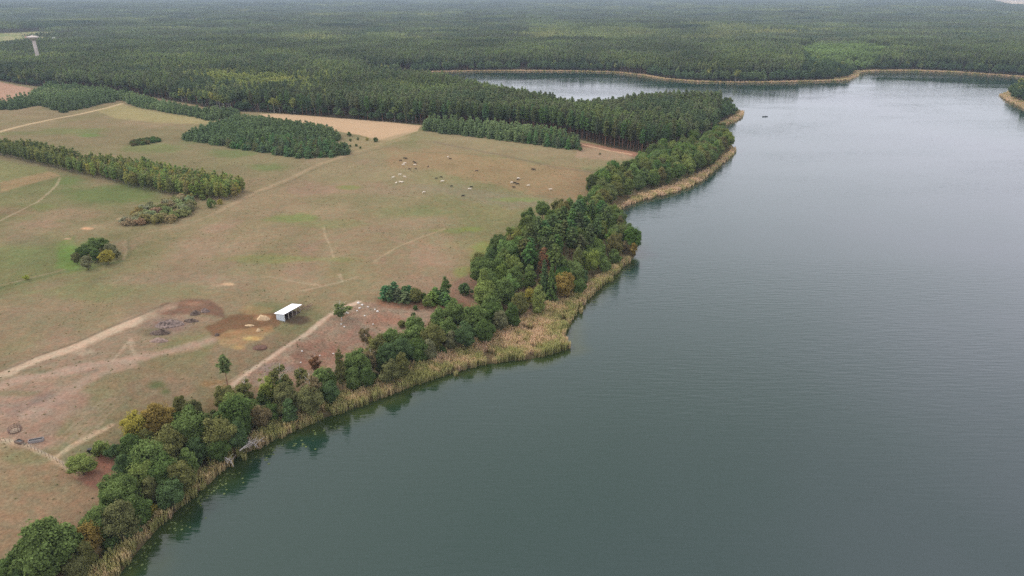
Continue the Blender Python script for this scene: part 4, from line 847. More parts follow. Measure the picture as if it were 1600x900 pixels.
def reed_clump(seed, nb=46, R0=.75, H=2.1, w=.07):
    rg = np.random.default_rng(seed); V = []; F = []; T = []
    for b in range(nb):
        r = R0 * math.sqrt(rg.random()); t = rg.uniform(0, 6.28); x, y = r * math.cos(t), r * math.sin(t); h = H * rg.uniform(.65, 1.15); lx, ly = rg.normal(0, .16, 2); th = rg.uniform(0, 3.14); dx, dy = math.cos(th) * w, math.sin(th) * w
        k = len(V); V += [(x - dx, y - dy, -.3), (x + dx, y + dy, -.3), (x + lx * .5 + dx * .8, y + ly * .5 + dy * .8, h * .6), (x + lx * .5 - dx * .8, y + ly * .5 - dy * .8, h * .6), (x + lx + dx * 1.1, y + ly + dy * 1.1, h * .86), (x + lx - dx * 1.1, y + ly - dy * 1.1, h * .86), (x + lx * 1.3, y + ly * 1.3, h), (x + lx * 1.3 + .01, y + ly * 1.3, h)]
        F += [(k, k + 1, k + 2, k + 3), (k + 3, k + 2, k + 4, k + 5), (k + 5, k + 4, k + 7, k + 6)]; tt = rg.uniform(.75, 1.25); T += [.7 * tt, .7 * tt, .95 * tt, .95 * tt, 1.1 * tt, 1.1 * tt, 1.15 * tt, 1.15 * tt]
    return mesh_np('reed_clump', V, F, [M_REED], attrs={'tint': ('FLOAT', np.array(T, np.float32))})
K_REED = [reed_clump(700 + i) for i in range(4)]; K_REEDF = [reed_clump(710 + i, 26, 1.2, 2.1, .16) for i in range(3)]
REED_A = [(100,925),(150,892),(185,868),(212,846),(217,838),(224,842),(212,860),(185,898),(160,925)], [(222,836),(262,788),(300,757),(328,730),(362,712),(400,686),(430,662),(480,644),(520,624),(570,604),(620,586),(660,570),(700,553),(740,538),(780,520),(830,498),(850,482),(880,466),(920,446),(955,421),(978,406),(985,408),(960,430),(930,456),(902,486),(886,510),(880,530),(890,544),(862,553),(832,561),(790,564),(740,573),(680,591),(620,612),(560,636),(500,656),(440,682),(395,704),(372,713),(345,738),(300,778),(250,820),(232,838)]
REED_B = [(952,332),(1000,306),(1050,291),(1090,275),(1120,256),(1140,238),(1147,231),(1147,240),(1127,257),(1104,277),(1080,292),(1050,302),(1010,312),(975,323),(958,335)], [(1120,195),(1140,186),(1156,178),(1161,174),(1159,184),(1146,191),(1128,198)]
rp = []
for pl in REED_A:
    W_ = gpoly(pl, .2); x, y = fill(W_, .95); rp.append((x, y))
x = np.concatenate([a[0] for a in rp]); y = np.concatenate([a[1] for a in rp])
dn = fbm(x / 6., y / 6., 51, 3); k = (dn > .30) & (shore_d(x, y) > -.6); x, y, dn = x[k], y[k], dn[k]
# a frayed outer fringe of thinner clumps
fr = [(a + RNG.normal(0, 1.2), b + RNG.normal(0, 1.2)) for a, b in zip(x[::9], y[::9]) if -2 < shore_d(a, b) < 1.6]
if fr: fr = np.array(fr); x = np.concatenate([x, fr[:, 0]]); y = np.concatenate([y, fr[:, 1]]); dn = np.concatenate([dn, np.full(len(fr), .4)])
print('reeds', len(x))
h = np.maximum(height(x, y), -.1); s = RNG.uniform(.8, 1.2, len(x)); sz = s * (.55 + dn * .9)
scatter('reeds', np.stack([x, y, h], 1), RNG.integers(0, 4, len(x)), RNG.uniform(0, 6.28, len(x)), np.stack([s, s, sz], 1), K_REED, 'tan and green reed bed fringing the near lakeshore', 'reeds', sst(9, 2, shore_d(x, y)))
rp = []
for pl in REED_B: rp.append(fill(gpoly(pl, .2), 1.5))
xx, yy = jgrid(-400, 1500, 560, 1500, 2.0); dd = shore_d(xx, yy); wdt = 1.4 + 3.2 * fbm(xx / 40., yy / 40., 61, 2); qx, qy, _ = project(xx, yy, 0)
wdt = np.where((np.abs(qx - 1330) < 26) & (np.abs(qy - 116) < 12), 17, wdt); wdt = np.where((qx > 1340) & (qx < 1500) & (qy < 122), 10, wdt); wdt = np.where((qx > 1555) & (qy > 138), 22, wdt)
k = (dd > -.5) & (dd < wdt) & (((qy < 133) & (yy > 850)) | (qx > 1500)); rp.append((xx[k], yy[k]))
x = np.concatenate([a[0] for a in rp]); y = np.concatenate([a[1] for a in rp]); print('far reeds', len(x)); s = RNG.uniform(.9, 1.3, len(x))
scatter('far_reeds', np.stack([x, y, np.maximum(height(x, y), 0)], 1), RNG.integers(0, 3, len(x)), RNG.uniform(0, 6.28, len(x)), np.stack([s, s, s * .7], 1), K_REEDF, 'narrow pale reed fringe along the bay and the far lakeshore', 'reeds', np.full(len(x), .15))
# floating leaves off the reeds
M_PAD = plain('lily_leaf', (.075, .100, .030), .6, .5, 3)
pv, pf = [], []
for (ax, ay), (bx_, by_), nn in [((230,850),(300,785),30), ((300,785),(350,745),45), ((350,742),(400,708),30), ((400,706),(470,684),50), ((470,680),(560,645),30), ((880,470),(975,420),200), ((160,900),(225,850),60)]:
    a = ground(ax, ay); b = ground(bx_, by_)
    for q in range(nn):
        t = random.random(); off = abs(random.gauss(0, 2.6)) + .2; x = a[0] + (b[0] - a[0]) * t; y = a[1] + (b[1] - a[1]) * t
        dx, dy = b[0] - a[0], b[1] - a[1]; L = math.hypot(dx, dy); x += dy / L * off; y -= dx / L * off; r = random.uniform(.12, .32); k = len(pv)
        if float(shore_d(x, y)) > -.3 or float(vnoise(x / 3., y / 3., 77)) < .5: continue
        for j in range(7): t2 = j * 2 * math.pi / 7.6; pv.append((x + r * math.cos(t2), y + r * math.sin(t2), .03 + .001 * (q % 5)))
        pf.append(tuple(range(k, k + 7)))
me = bpy.data.meshes.new('lily_pads'); me.from_pydata(pv, [], pf); me.materials.append(M_PAD); tag(obj('lily_pads', me), 'yellow green water lily leaves floating off the reeds', 'water plants', kind='stuff')

# grass tufts and weeds on the near fields
M_TUFT = leaf_mat('tufts', [(0, (.10,.12,.045)), (.5, (.17,.15,.075)), (1, (.24,.18,.10))], 'ramp', .05)
K_TUFT = [crown_mesh('tuft', broad_crown(.42, .26, .15, 5, 60, .26, 'round', 620 + q), M_TUFT) for q in range(3)]
tx, ty = jgrid(-330, 60, 95, 420, 2.1, .5); tq = fbm(tx / 12., ty / 12., 71, 3); qx, qy, _ = project(tx, ty, 5)
k = (shore_d(tx, ty) > 16) & (tq + RNG.uniform(-.25, .25, len(tx)) > .66) & in_view(tx, ty, 5, 10); tx, ty = tx[k], ty[k]; s = RNG.uniform(.25, .7, len(tx)); print('tufts', len(tx))
scatter('grass_tufts', pts3(tx, ty), RNG.integers(0, 3, len(tx)), RNG.uniform(0, 6.28, len(tx)), np.stack([s, s, s], 1), K_TUFT, 'scattered weed and grass tufts on the dry pasture', 'grass')

# ------------------------------------------------------------------ built things
M_WHITE = plain('white_sheet_metal', (.82, .83, .84), .45, .05, .8); M_WALL = plain('pale_blue_boards', (.62, .68, .70), .7, .10, 1.5); M_TIMBER = plain('weathered_timber', (.16, .11, .08), .9, .4, 3)
# open-fronted shelter: long axis runs away to the upper right
A = Vector((*at_base(445, 503), 0)); B = Vector((*at_base(474, 486), 0)); W0 = Vector((*at_base(432, 500), 0))
axis = (B - A); L = 7.6; ang = math.atan2(axis.y, axis.x); side = Vector((-math.sin(ang), math.cos(ang), 0)); wd_ = 3.3
c0 = A + Vector((math.cos(ang), math.sin(ang), 0)) * L / 2 + side * wd_ / 2
sh_ = empty('cattle_shelter', (c0.x, c0.y, float(height(c0.x, c0.y)) - .05), ang); tag(sh_, 'white roofed open fronted cattle shelter beside the straw heaps', 'shed')
hf, hb = 2.5, 2.1                                        # front (open, local -y) and rear heights
slope = math.atan2(hf - hb, wd_); rot = Matrix.Rotation(-slope, 3, 'X')
r_ = MB(); r_.box((0, 0, (hf + hb) / 2 + .14), (L + .7, (wd_ + .9) / math.cos(slope), .07), rot)
for q in range(int(L * 2)): r_.box((-L / 2 - .4 + (q + .5) * (L + .8) / int(L * 2), 0, (hf + hb) / 2 + .19), (.05, (wd_ + .88) / math.cos(slope), .035), rot)
r_.build('roof', M_WHITE, sh_)
def gable(xc, nm):
    m = MB(); k = len(m.v); t = .05
    for sx in (-t, t): m.v += [(xc + sx, -wd_ / 2, 0), (xc + sx, wd_ / 2, 0), (xc + sx, wd_ / 2, hb), (xc + sx, -wd_ / 2, hf)]
    m.f += [(3, 2, 1, 0), (4, 5, 6, 7), (0, 1, 5, 4), (1, 2, 6, 5), (2, 3, 7, 6), (3, 0, 4, 7)]
    for q in range(8): m.box((xc - .07, -wd_ / 2 + .2 + q * .41, 1.02), (.03, .04, 2.0))
    return m.build(nm, M_WALL, sh_)
gable(-L / 2 + .06, 'side_wall')
MB().box((0, wd_ / 2 - .06, hb / 2), (L - .3, .06, hb)).build('back_wall', M_TIMBER, sh_)
for q in range(5): MB().box((-L / 2 + .25 + q * (L - .5) / 4, -wd_ / 2 + .1, hf / 2 - .02), (.16, .16, hf)).build('post', M_BIRCH, sh_)
MB().box((0, -wd_ / 2 + .1, hf - .06), (L, .12, .18)).build('front_beam', M_TIMBER, sh_)
MB().box((0, 0, .06), (L - .25, wd_ - .3, .1)).build('shaded_floor', plain('floor_shade', (.055, .038, .028), .95, .4, 2), sh_)  # dark floor slab, its colour standing in for shade under the roof
m = MB()
for q in range(3): m.box((L * .18, -wd_ / 2 - .05, .5 + q * .38), (L * .6, .05, .09))
m.build('rail', M_TIMBER, sh_)
# manger rail with poles stacked at the far end
bp = MB(); rg = random.Random(3)
for q in range(16):
    x = L / 2 - .5 + rg.uniform(0, 3.5); y = -wd_ / 2 + rg.uniform(-1.6, 1.8); z = .2 + rg.random() * .9; a = rg.uniform(-.6, .6)
    bp.tube([(x, y, z), (x + 2.6 * math.cos(a), y + 2.6 * math.sin(a), z + rg.uniform(-.2, .6))], .07, 6)
o = bp.build('pole_pile', M_TIMBER); o.location = sh_.location; o.rotation_euler = sh_.rotation_euler; tag(o, 'tangled pile of dark poles at the far end of the cattle shelter', 'pole pile')

# heaps
def heap(px, py, w, d, h, m, label, name='heap', cat='heap', rug=.6, seed=0, rz=0):
    x, y = at_base(px, py); _, _, dep = project(x, y, 6); wm = w * dep / FPX / 2; dm = d * dep / FPX / 2
    n, rr = 26, 10; V = []; F = []
    for i in range(rr + 1):
        f = i / rr
        for j in range(n):
            t = 2 * math.pi * j / n; nn_ = float(fbm(math.cos(t) * 1.7 * f + seed * 3.1, math.sin(t) * 1.7 * f + 5, 80 + seed, 4)) - .5
            R_ = 1 + .35 * (float(fbm(math.cos(t) * 1.2 + seed, math.sin(t) * 1.2, 90 + seed, 2)) - .5)
            z = h * max(0, (1 - f ** 1.6)) * (1 + nn_ * rug * 3) + (h * .25 * nn_ * (1 - f)) - (.25 if i == rr else 0)
            V.append((wm * R_ * f * math.cos(t), dm * R_ * f * math.sin(t), z))
    for i in range(rr):
        for j in range(n): F.append((i * n + j, i * n + (j + 1) % n, (i + 1) * n + (j + 1) % n, (i + 1) * n + j))
    me = bpy.data.meshes.new(name); me.from_pydata(V, [], F); me.materials.append(m); me.update()
    o = obj(name, me, None, (x, y, float(height(x, y)) - .03)); o.rotation_euler = (0, 0, rz); tag(o, label, cat); return o
M_MUCK = plain('dung_heap', (.100, .072, .055), .95, .7, 1.6); M_EARTH = plain('earth_heap', (.235, .165, .130), .95, .4, 1.5); M_STRAW = plain('straw', (.50, .36, .21), .9, .25, 2); M_GREY = plain('brush_heap', (.155, .115, .095), .95, .7, 1.6)
heap(264, 508, 48, 22, 1.7, M_GREY, 'largest low grey heap of brushwood in the yard', 'brush_heap', 'brush heap', .5, 1, .2)
heap(249, 521, 34, 16, 1.3, M_MUCK, 'dark weedy heap behind the pale earth mound in the yard', 'dung_heap', 'dung heap', .5, 2)
heap(248, 533, 30, 12, 1.1, M_EARTH, 'pale pinkish earth mound at the front of the yard heaps', 'earth_heap', 'earth heap', .2, 3)
heap(299, 502, 24, 10, 1.1, M_MUCK, 'dark heap in the middle of the chain of yard heaps', 'dung_heap', 'dung heap', .5, 4)
heap(305, 491, 18, 12, 1.4, M_MUCK, 'rounded dark ring heap near the top of the yard heaps', 'dung_heap', 'dung heap', .4, 5)
heap(321, 487, 16, 9, 1.2, M_GREY, 'topmost grey brown heap at the right end of the yard heaps', 'brush_heap', 'brush heap', .4, 6)
heap(411, 499, 22, 12, 1.7, M_STRAW, 'pale pointed straw heap left of the cattle shelter', 'straw_heap', 'straw heap', .15, 7)
heap(404, 517, 7, 7, .9, M_STRAW, 'small round straw pile on the yellow litter below the heap', 'straw_heap', 'straw heap', .15, 8)
heap(390, 509, 16, 5, .5, M_STRAW, 'low flat straw spread left of the round pile', 'straw_heap', 'straw heap', .15, 10)
heap(405, 543, 26, 18, .5, plain('wet_dung', (.105, .058, .040), .95, .3, 2), 'flat dark brown dung patch in front of the straw', 'dung_heap', 'dung heap', .2, 9)
heap(339, 524, 8, 8, .8, M_MUCK, 'small dark dung pile at the left end of the straw litter', 'dung_heap', 'dung heap', .3, 11)
# boulders on the bank
M_STONE = plain('pale_stone', (.60, .57, .52), .8, .2, 3)
rk = random.Random(5); stones = []
for i, (px, py, w) in enumerate([(541,489,4),(544,490,3),(538,511,3),(570,494,3),(566,477,4),(562,482,4),(558,486,3),(575,480,3),(590,487,4),(586,484,3),(500,556,3),(521,553,3),(470,567,3),(472,549,3),(560,474,5),(583,507,3),(533,507,3),(495,562,3)]):
    x, y = at_base(px, py); _, _, dep = project(x, y, 3); wm = w * dep / FPX / 2; mb = MB(); n = 9
    V = []; F = []
    for a in range(6):
        for b in range(n):
            ph = math.pi * a / 5; th = 2 * math.pi * b / n; r = wm * (1 + rk.uniform(-.22, .22)) if 0 < a < 5 else wm; V.append((r * math.sin(ph) * math.cos(th), r * .8 * math.sin(ph) * math.sin(th), r * .7 * math.cos(ph) + wm * .3))
    for a in range(5):
        for b in range(n): F.append((a * n + b, a * n + (b + 1) % n, (a + 1) * n + (b + 1) % n, (a + 1) * n + b))
    me = bpy.data.meshes.new('boulder'); me.from_pydata(V, [], F); me.materials.append(M_STONE); o = obj('boulder', me, None, (x, y, float(height(x, y))))
    tag(o, 'pale boulder lying on the reddish bare bank above the lake', 'boulder', 'pale boulders scattered on the bank')

# fences at lower left
def fence(pts, n, label):
    W_ = gpoly(pts); seg = [0]
    for a, b in zip(W_, W_[1:]): seg.append(seg[-1] + math.hypot(b[0] - a[0], b[1] - a[1]))
    P_ = []
    for i in range(n):
        s = seg[-1] * i / (n - 1); k = min(max(np.searchsorted(seg, s) - 1, 0), len(W_) - 2); t = (s - seg[k]) / (seg[k + 1] - seg[k]); P_.append((W_[k][0] + (W_[k + 1][0] - W_[k][0]) * t, W_[k][1] + (W_[k + 1][1] - W_[k][1]) * t))
    x0, y0 = P_[0]; z0 = float(height(x0, y0)); r = empty('wire_fence', (x0, y0, z0)); tag(r, label, 'fence'); tops = []
    for x, y in P_:
        z = float(height(x, y)) - z0; MB().tube([(x - x0, y - y0, z - .3), (x - x0 + .03, y - y0, z + 1.1)], .042, 6).build('post', M_TIMBER, r); tops.append((x - x0, y - y0, z))
    w = MB()
    for hh in (.45, .75, 1.05): w.tube([(a, b, c + hh) for a, b, c in tops], .012, 4)
    w.build('wire', M_DEAD, r)
fence([(2,690),(40,697),(62,708),(85,719),(110,734),(124,744)], 22, 'post and wire fence running along the trodden path at the lower left')
# troughs on the trampled yard
M_CONC = plain('grey_concrete', (.24, .22, .21), .85, .2, 4)
def trough(px, py, rz, label, L=3.2, m=M_CONC):
    x, y = at_base(px, py); r = empty('water_trough', (x, y, float(height(x, y))), rz); tag(r, label, 'trough'); b = MB()
    b.box((0, .5, .32), (L, .1, .64)); b.box((0, -.5, .32), (L, .1, .64)); b.box((L / 2 - .05, 0, .32), (.1, .9, .64)); b.box((-L / 2 + .05, 0, .32), (.1, .9, .64)); b.box((0, 0, .12), (L - .2, .9, .1)); b.build('basin', m, r)
    MB().box((0, 0, .46), (L - .22, .88, .03)).build('water', plain('trough_water', (.03, .03, .025), .1, .05, 1), r)
trough(57, 690, .35, 'grey rectangular trough on the bare earth near the fence path', 3.0)
trough(31, 692, -.4, 'small dull trough beside the fence path at the far left', 1.8, M_TIMBER)
x, y = at_base(24, 674); r = empty('feeding_ring', (x, y, float(height(x, y)))); tag(r, 'round dark feeding ring with pale hay on a worn circle', 'feeder'); b = MB()
for zz_ in (.35, .75, 1.15):
    b.tube([(1.35 * math.cos(t * .3142), 1.35 * math.sin(t * .3142), zz_) for t in range(21)], .05, 6, False)
for q in range(14): t = q * 2 * math.pi / 14; b.tube([(1.35 * math.cos(t), 1.35 * math.sin(t), 0), (1.35 * math.cos(t), 1.35 * math.sin(t), 1.2)], .035, 5)
b.build('rails', plain('rusty_steel', (.13, .085, .07), .7, .3, 5), r); MB().lathe([(1.1, 0), (1.1, .25), (.8, .4), (.2, .5)], 14).build('hay', plain('old_hay', (.25, .19, .13), .9, .3, 3), r)
M_DARKPL = plain('black_plastic', (.02, .02, .02), .5, .1, 3)
x, y = at_base(143, 707); o = MB().box((0, 0, .45), (1.5, .9, .9), Matrix.Rotation(.3, 3, 'Z')).box((0, 0, .95), (1.3, .75, .16), Matrix.Rotation(.3, 3, 'Z')).build('hive_box', M_DARKPL); o.location = (x, y, float(height(x, y))); tag(o, 'small black box beside the bushes above the lone round tree', 'box')

# fallen, bleached trees in the reeds
def fallen(px, py, px2, py2, n, label, seed):
    rg = random.Random(seed); a = Vector((*ground(px, py, 1.6), 1.2)); b = Vector((*ground(px2, py2, 1.2), .9)); d = b - a; L = d.length; u = d.normalized(); s = Vector((-u.y, u.x, 0))
    r = empty('fallen_tree', a); tag(r, label, 'fallen tree', 'bleached trees fallen into the reeds')
    MB().tube([(0, 0, 1.3), tuple(d * .35 + Vector((0, 0, 1.5))), tuple(d * .7 + Vector((0, 0, 1.0)) + s * .3), tuple(d + Vector((0, 0, .1)))], [.17, .14, .1, .04], 8).build('trunk', M_DEAD, r)
    for q in range(n):
        f = .25 + .65 * q / n; p = d * f + Vector((0, 0, 1.3 * (1 - f * .6))); sg = 1 if q % 2 else -1; ln = rg.uniform(.22, .5) * L; e = p + u * ln * rg.uniform(.5, .9) + s * sg * ln * rg.uniform(.3, .8) + Vector((0, 0, rg.uniform(-.5, 1.2)))
        mid = (p + e) / 2 + Vector((0, 0, .3)); m = MB(); m.tube([p, mid, e], [.085, .06, .025], 6)
        for g in range(2): e2 = mid + (e - mid) * .6 + Vector((rg.uniform(-1, 1), rg.uniform(-1, 1), rg.uniform(0, .8))); m.tube([mid, e2], [.045, .018], 5)
        m.build('branch', M_DEAD, r)
fallen(376, 712, 402, 690, 9, 'large bleached fallen tree with many bare branches over the reeds', 1)
fallen(347, 696 + 20, 366, 733, 4, 'smaller bleached fallen tree with its branches reaching over open water', 2)
fallen(382, 693, 404, 701, 6, 'bleached fallen branch mass lying across the large fallen tree', 3)

# water tower above the forest
M_TOWER = plain('tower_concrete', (.50, .43, .38), .85, .15, .4); M_TANK = plain('tank_shell', (.58, .50, .45), .8, .12, .4)
tx_, ty_ = at(64.6, 110, 6.0); tz = float(height(tx_, ty_)); tw = empty('water_tower', (tx_, ty_, tz)); tw.scale = (.82, .82, .93); tag(tw, 'pale concrete water tower with funnel shaped head rising above the forest', 'water tower')
MB().lathe([(3.6, 0), (3.0, 12), (2.7, 28), (2.5, 41)], 20).build('shaft', M_TOWER, tw, True)
MB().lathe([(2.6, 40.9), (4.0, 42.2), (7.8, 44.8), (8.4, 45.3), (8.4, 46.6)], 28).build('tank', M_TANK, tw)
MB().lathe([(8.7, 46.62), (8.7, 47.0), (3.0, 47.9), (.8, 48.1)], 28).build('roof', M_TOWER, tw)
MB().lathe([(1.0, 48.0), (1.0, 48.9), (.3, 49.2)], 10).build('hatch', M_TOWER, tw)

# distant buildings
M_ROOFW = plain('pale_roof', (.66, .66, .68), .6, .1, .2); M_ROOFR = plain('red_roof', (.33, .13, .10), .7, .15, .2); M_PLAST = plain('plaster', (.56, .52, .46), .85, .1, .2); M_WIN = plain('window_glass', (.04, .05, .06), .15, .1, 1)
def house(px, py, L, W, H, rf, rz, label, name='house', lift=2):
    x, y = ground(px, py, lift); r = empty(name, (x, y, float(height(x, y)) - .1), rz); tag(r, label, 'building')
    MB().box((0, 0, H / 2), (L, W, H)).build('wall', M_PLAST, r); m = MB(); e = .6; rh = W * .32
    m.v = [(-L / 2 - e, -W / 2 - e, H), (L / 2 + e, -W / 2 - e, H), (L / 2 + e, W / 2 + e, H), (-L / 2 - e, W / 2 + e, H), (-L / 2 - e, 0, H + rh), (L / 2 + e, 0, H + rh)]
    m.f = [(0, 1, 5, 4), (2, 3, 4, 5), (0, 4, 3), (1, 2, 5), (3, 2, 1, 0)]; m.build('roof', rf, r)
    for q in range(max(2, int(L / 5))): MB().box((-L / 2 + 2.5 + q * 5, -W / 2 - .02, H * .5), (1.4, .08, 1.3)).build('window', M_WIN, r)
    MB().box((L * .1, -W / 2 - .03, 1.1), (1.2, .1, 2.2)).build('door', M_TIMBER, r)
house(71, 56, 22, 11, 6, M_ROOFW, .1, 'white roofed shed nearer the water tower on the edge of the far clearing', 'farm_shed', 14)
house(80, 54.5, 18, 10, 7, M_ROOFW, -.1, 'white roofed shed farther right beside the far clearing', 'farm_shed', 16)
house(46, 58, 16, 10, 5, M_ROOFR, .3, 'small house with dull red roof in the far clearing', 'house', 6)
house(153, 41, 30, 14, 8, M_ROOFW, .0, 'long pale grey roof showing among the distant trees', 'farm_shed', 16)
house(628, 7, 30, 16, 12, M_ROOFR, .0, 'red roofed building on the skyline forest', 'house', 14)

# small boat with an angler
bx_, by_ = at(1195.5, 182.5, 0); r = empty('rowing_boat', (bx_, by_, 0), .05); tag(r, 'small dark rowing boat alone on open water off the wooded point', 'boat')
M_BOAT = plain('dark_boat', (.035, .04, .045), .5, .2, 3); hull = MB(); st = []
for i in range(9):
    t = i / 8; x = -2.3 + 4.6 * t; w = .75 * math.sin(math.pi * (0.12 + .80 * t)) ** .7; hh = .42 + .25 * (2 * t - 1) ** 2; st.append(((x, w, hh)))
for x, w, hh in st:
    for (yy_, zz_) in ((-w, hh), (-w * .8, .02), (0, -.1), (w * .8, .02), (w, hh), (w * .86, hh), (w * .68, .1), (0, .04), (-w * .68, .1), (-w * .86, hh)): hull.v.append((x, yy_, zz_))
for i in range(8):
    for j in range(10): hull.f.append((i * 10 + j, (i + 1) * 10 + j, (i + 1) * 10 + (j + 1) % 10, i * 10 + (j + 1) % 10))
hull.f += [tuple(range(10)), tuple(reversed(range(80, 90)))]; hull.build('hull', M_BOAT, r)
for x in (-1.1, .1, 1.2): MB().box((x, 0, .36), (.25, 1.15, .04)).build('seat', M_TIMBER, r)
MB().box((-2.45, 0, .45), (.3, .28, .75)).build('outboard_motor', M_DARKPL, r)

# skin-grown figures: the angler and the cattle
def skin(name, verts, edges, radii, m, levels=1):
    me = bpy.data.meshes.new(name); me.from_pydata(verts, edges, []); o = bpy.data.objects.new(name, me); LINK(o)
    sk = o.modifiers.new('skin', 'SKIN'); sk.use_smooth_shade = True; o.modifiers.new('sub', 'SUBSURF').levels = levels; o.modifiers['sub'].render_levels = levels
    if not me.skin_vertices: me.skin_vertices.new()
    for i, rr in enumerate(radii): me.skin_vertices[0].data[i].radius = rr if hasattr(rr, '__len__') else (rr, rr)
    me.skin_vertices[0].data[0].use_root = True
    dg = bpy.context.evaluated_depsgraph_get(); dg.update(); out = bpy.data.meshes.new_from_object(o.evaluated_get(dg)); bpy.data.objects.remove(o); bpy.data.meshes.remove(me)
    out.name = name; out.materials.clear(); out.materials.append(m); return out
pv = [(0,0,.45),(0.02,0,.72),(.03,0,.98),(.03,0,1.10),(.06,0,1.26),(.06,0,1.36),(.03,.2,.98),(.20,.27,.74),(.42,.18,.72),(.03,-.2,.98),(.20,-.27,.74),(.42,-.18,.72),(.03,.13,.45),(.45,.15,.47),(.50,.15,.10),(.62,.15,.08),(.03,-.13,.45),(.45,-.15,.47),(.50,-.15,.10),(.62,-.15,.08)]
pe = [(0,1),(1,2),(2,3),(3,4),(4,5),(2,6),(6,7),(7,8),(2,9),(9,10),(10,11),(0,12),(12,13),(13,14),(14,15),(0,16),(16,17),(17,18),(18,19)]
pr = [.15,.15,.16,.065,.10,.085,.065,.05,.035,.065,.05,.035,.10,.075,.05,.04,.10,.075,.05,.04]
o = obj('person', skin('person', pv, pe, pr, plain('dark_jacket', (.03,.035,.045), .8, .2, 5)), None, (bx_ + .1, by_, .0)); tag(o, 'seated angler in dark clothes in the rowing boat', 'person')
o2 = MB().tube([(.42, .18, .72), (1.6, .9, 1.3), (3.1, 1.8, 1.5)], [.02, .012, .006], 5).build('fishing_rod', M_TIMBER); o2.location = (bx_ + .1, by_, 0); tag(o2, 'fishing rod held by the seated angler', 'fishing rod')

cv = [(0,0,1.05),(.45,0,1.05),(.85,0,1.12),(1.12,0,1.22),(1.38,0,1.28),(1.62,0,1.14),(-.5,0,1.06),(-.92,0,1.14),(-1.08,0,1.08),(-1.14,0,.75),(-1.13,0,.5),
      (.72,.2,.82),(.72,.22,.45),(.74,.22,.06),(.72,-.2,.82),(.76,-.22,.45),(.78,-.22,.06),(-.84,.2,.88),(-.80,.24,.66),(-.98,.23,.44),(-.93,.23,.06),(-.84,-.2,.88),(-.78,-.24,.66),(-.94,-.23,.44),(-.90,-.23,.06),(1.40,.17,1.36),(1.40,-.17,1.36)]
ce = [(0,1),(1,2),(2,3),(3,4),(4,5),(0,6),(6,7),(7,8),(8,9),(9,10),(2,11),(11,12),(12,13),(2,14),(14,15),(15,16),(7,17),(17,18),(18,19),(19,20),(7,21),(21,22),(22,23),(23,24),(4,25),(4,26)]
crd = [(.38,.42),(.36,.42),(.31,.38),(.19,.24),(.16,.17),(.09,.10),(.37,.43),(.30,.34),(.07,.08),(.03,.03),(.05,.05),(.13,.15),(.07,.07),(.06,.06),(.13,.15),(.07,.07),(.06,.06),(.15,.19),(.11,.12),(.065,.07),(.06,.06),(.15,.19),(.11,.12),(.065,.07),(.06,.06),(.04,.04),(.04,.04)]
def grazing(v): # head lowered to the grass
    out = []
    for i, (x, y, z) in enumerate(v):
        if i == 3: out.append((1.15, 0, .95))
        elif i == 4: out.append((1.42, 0, .48))
        elif i == 5: out.append((1.58, 0, .20))
        elif i in (25, 26): out.append((1.36, y, .62))
        else: out.append((x, y, z))
    return out
M_CB = plain('black_hide', (.010, .008, .008), .6, .3, 2); M_CW = plain('cream_hide', (.68, .60, .48), .7, .12, 2)
M_CD = plain('brown_hide', (.045, .024, .018), .7, .2, 2)
COW = {}
for c, m in (('black', M_CB), ('cream', M_CW), ('brown', M_CD)):
    for p, vv in (('standing', cv), ('grazing', grazing(cv))): COW[c, p] = skin('cow', vv, ce, crd, m)
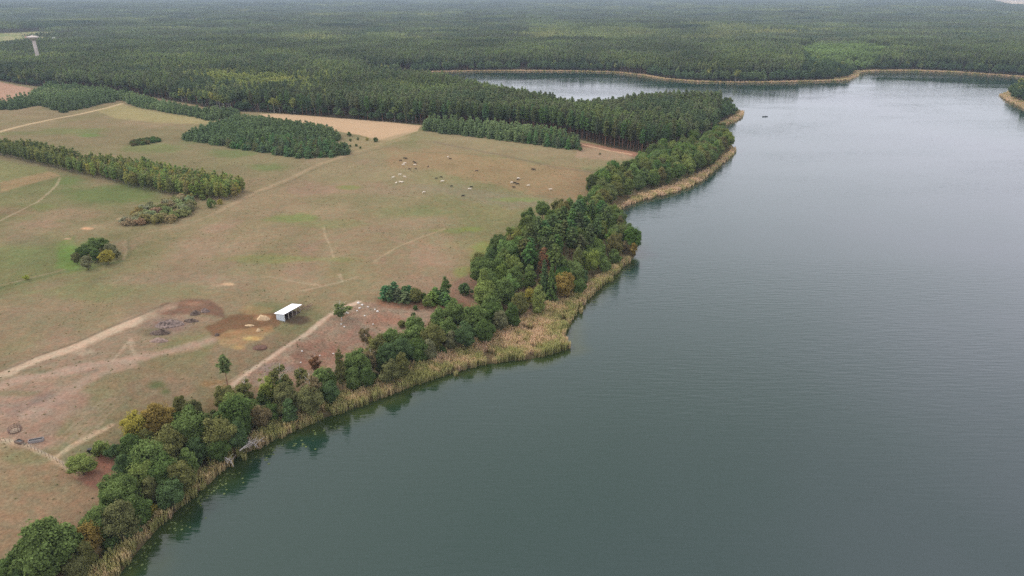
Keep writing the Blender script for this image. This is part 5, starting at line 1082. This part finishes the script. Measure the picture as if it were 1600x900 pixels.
HERD = [(626,250.6,'black','at the top left edge of the herd'),(631.8,247,'black','left one of the close pair at the far left back'),(634.5,247.4,'black','right one of the close pair at the far left back'),(646.5,252.5,'brown','upper one of the knot at the left rear'),(648.6,254.6,'black','lower one of the knot at the left rear'),
 (649.8,263,'brown','small one just below the left rear knot'),(639.6,263.7,'brown','left of the small one below the rear knot'),(669,260,'black','alone right of the left rear knot'),(703.8,248,'black','beside a cream cow at the back of the pasture'),(682,278.4,'black','left one of the middle pair'),(689,276.3,'black','right one of the middle pair'),
 (705.6,290.7,'black','alone between the middle pair and the front ones'),(736,292.2,'black','just behind a cream cow near the front'),(723.5,306,'black','nearest of the whole herd'),(744.6,266.7,'brown','alone in the middle of the pasture back'),(832.5,264.2,'black','large one alone far right at the back'),(834.6,264.9,'black','overlapping the large one far right'),
 (809.7,280.2,'brown','in front of a cream cow in the right hand cluster'),(804.6,285.5,'black','centre of the right hand cluster'),(809,287.4,'black','right edge of the right hand cluster'),(803,292.6,'black','nearest of the right hand cluster'),
 (700,245,'cream','farthest back beside a black cow'),(632.5,254.7,'cream','upper pale one among the dark left group'),(630,257.4,'cream','lower pale one among the dark left group'),(648.4,257.6,'cream','just below the left rear knot'),(624.6,272.7,'cream','top of the pale cluster at the left'),(614,277,'cream','leftmost of all the cattle'),
 (632.3,276,'cream','right side of the pale cluster at the left'),(619,286,'cream','lowest left of the pale cluster'),(626,284.4,'cream','left one of the touching pale pair'),(629.2,284,'cream','right one of the touching pale pair'),(691,283.2,'cream','just below the middle black pair'),(733.7,295.2,'cream','touching a black one near the front'),
 (662,300.3,'cream','alone at the lower left of the pasture'),(810,278.6,'cream','top of the right hand cluster'),(799.7,285.3,'cream','left edge of the right hand cluster'),(826,289.6,'cream','alone right of the right hand cluster'),(860.5,296,'cream','rightmost of all the cattle near the trees')]
rg = random.Random(9)
for i, (px, py, c, w) in enumerate(HERD):
    x, y = ground(px, py, .6); p = 'standing' if rg.random() < .4 else 'grazing'; s = .72 * rg.uniform(.92, 1.12) * (.85 if 'small' in w else 1)
    o = obj('cow', COW[c, p], None, (x, y, float(height(x, y)) - .02)); o.rotation_euler = (0, 0, rg.choice([0, math.pi, .4, -.5, 2.7, 3.6, 1.3]) + rg.uniform(-.3, .3)); o.scale = (s, s, s)
    tag(o, '%s cow, %s' % (c, w), 'cow', 'cattle grazing on the brown pasture')

# ------------------------------------------------------------------ the air
M_H, n_, l_ = mat('haze_air'); v_ = n_.new('ShaderNodeVolumePrincipled'); o_ = n_.new('ShaderNodeOutputMaterial')
v_.inputs['Color'].default_value = (.40, .49, .585, 1); v_.inputs['Density'].default_value = HAZE; v_.inputs['Anisotropy'].default_value = 0.0; l_.new(v_.outputs[0], o_.inputs['Volume'])
if HAZE > 0:
    o = MB().box((0, 7600, 66), (52000, 16600, 142)).build('haze', M_H); tag(o, 'thin pale blue haze over the lake and forest', 'haze', kind='stuff')
print('objects', len(S.objects))
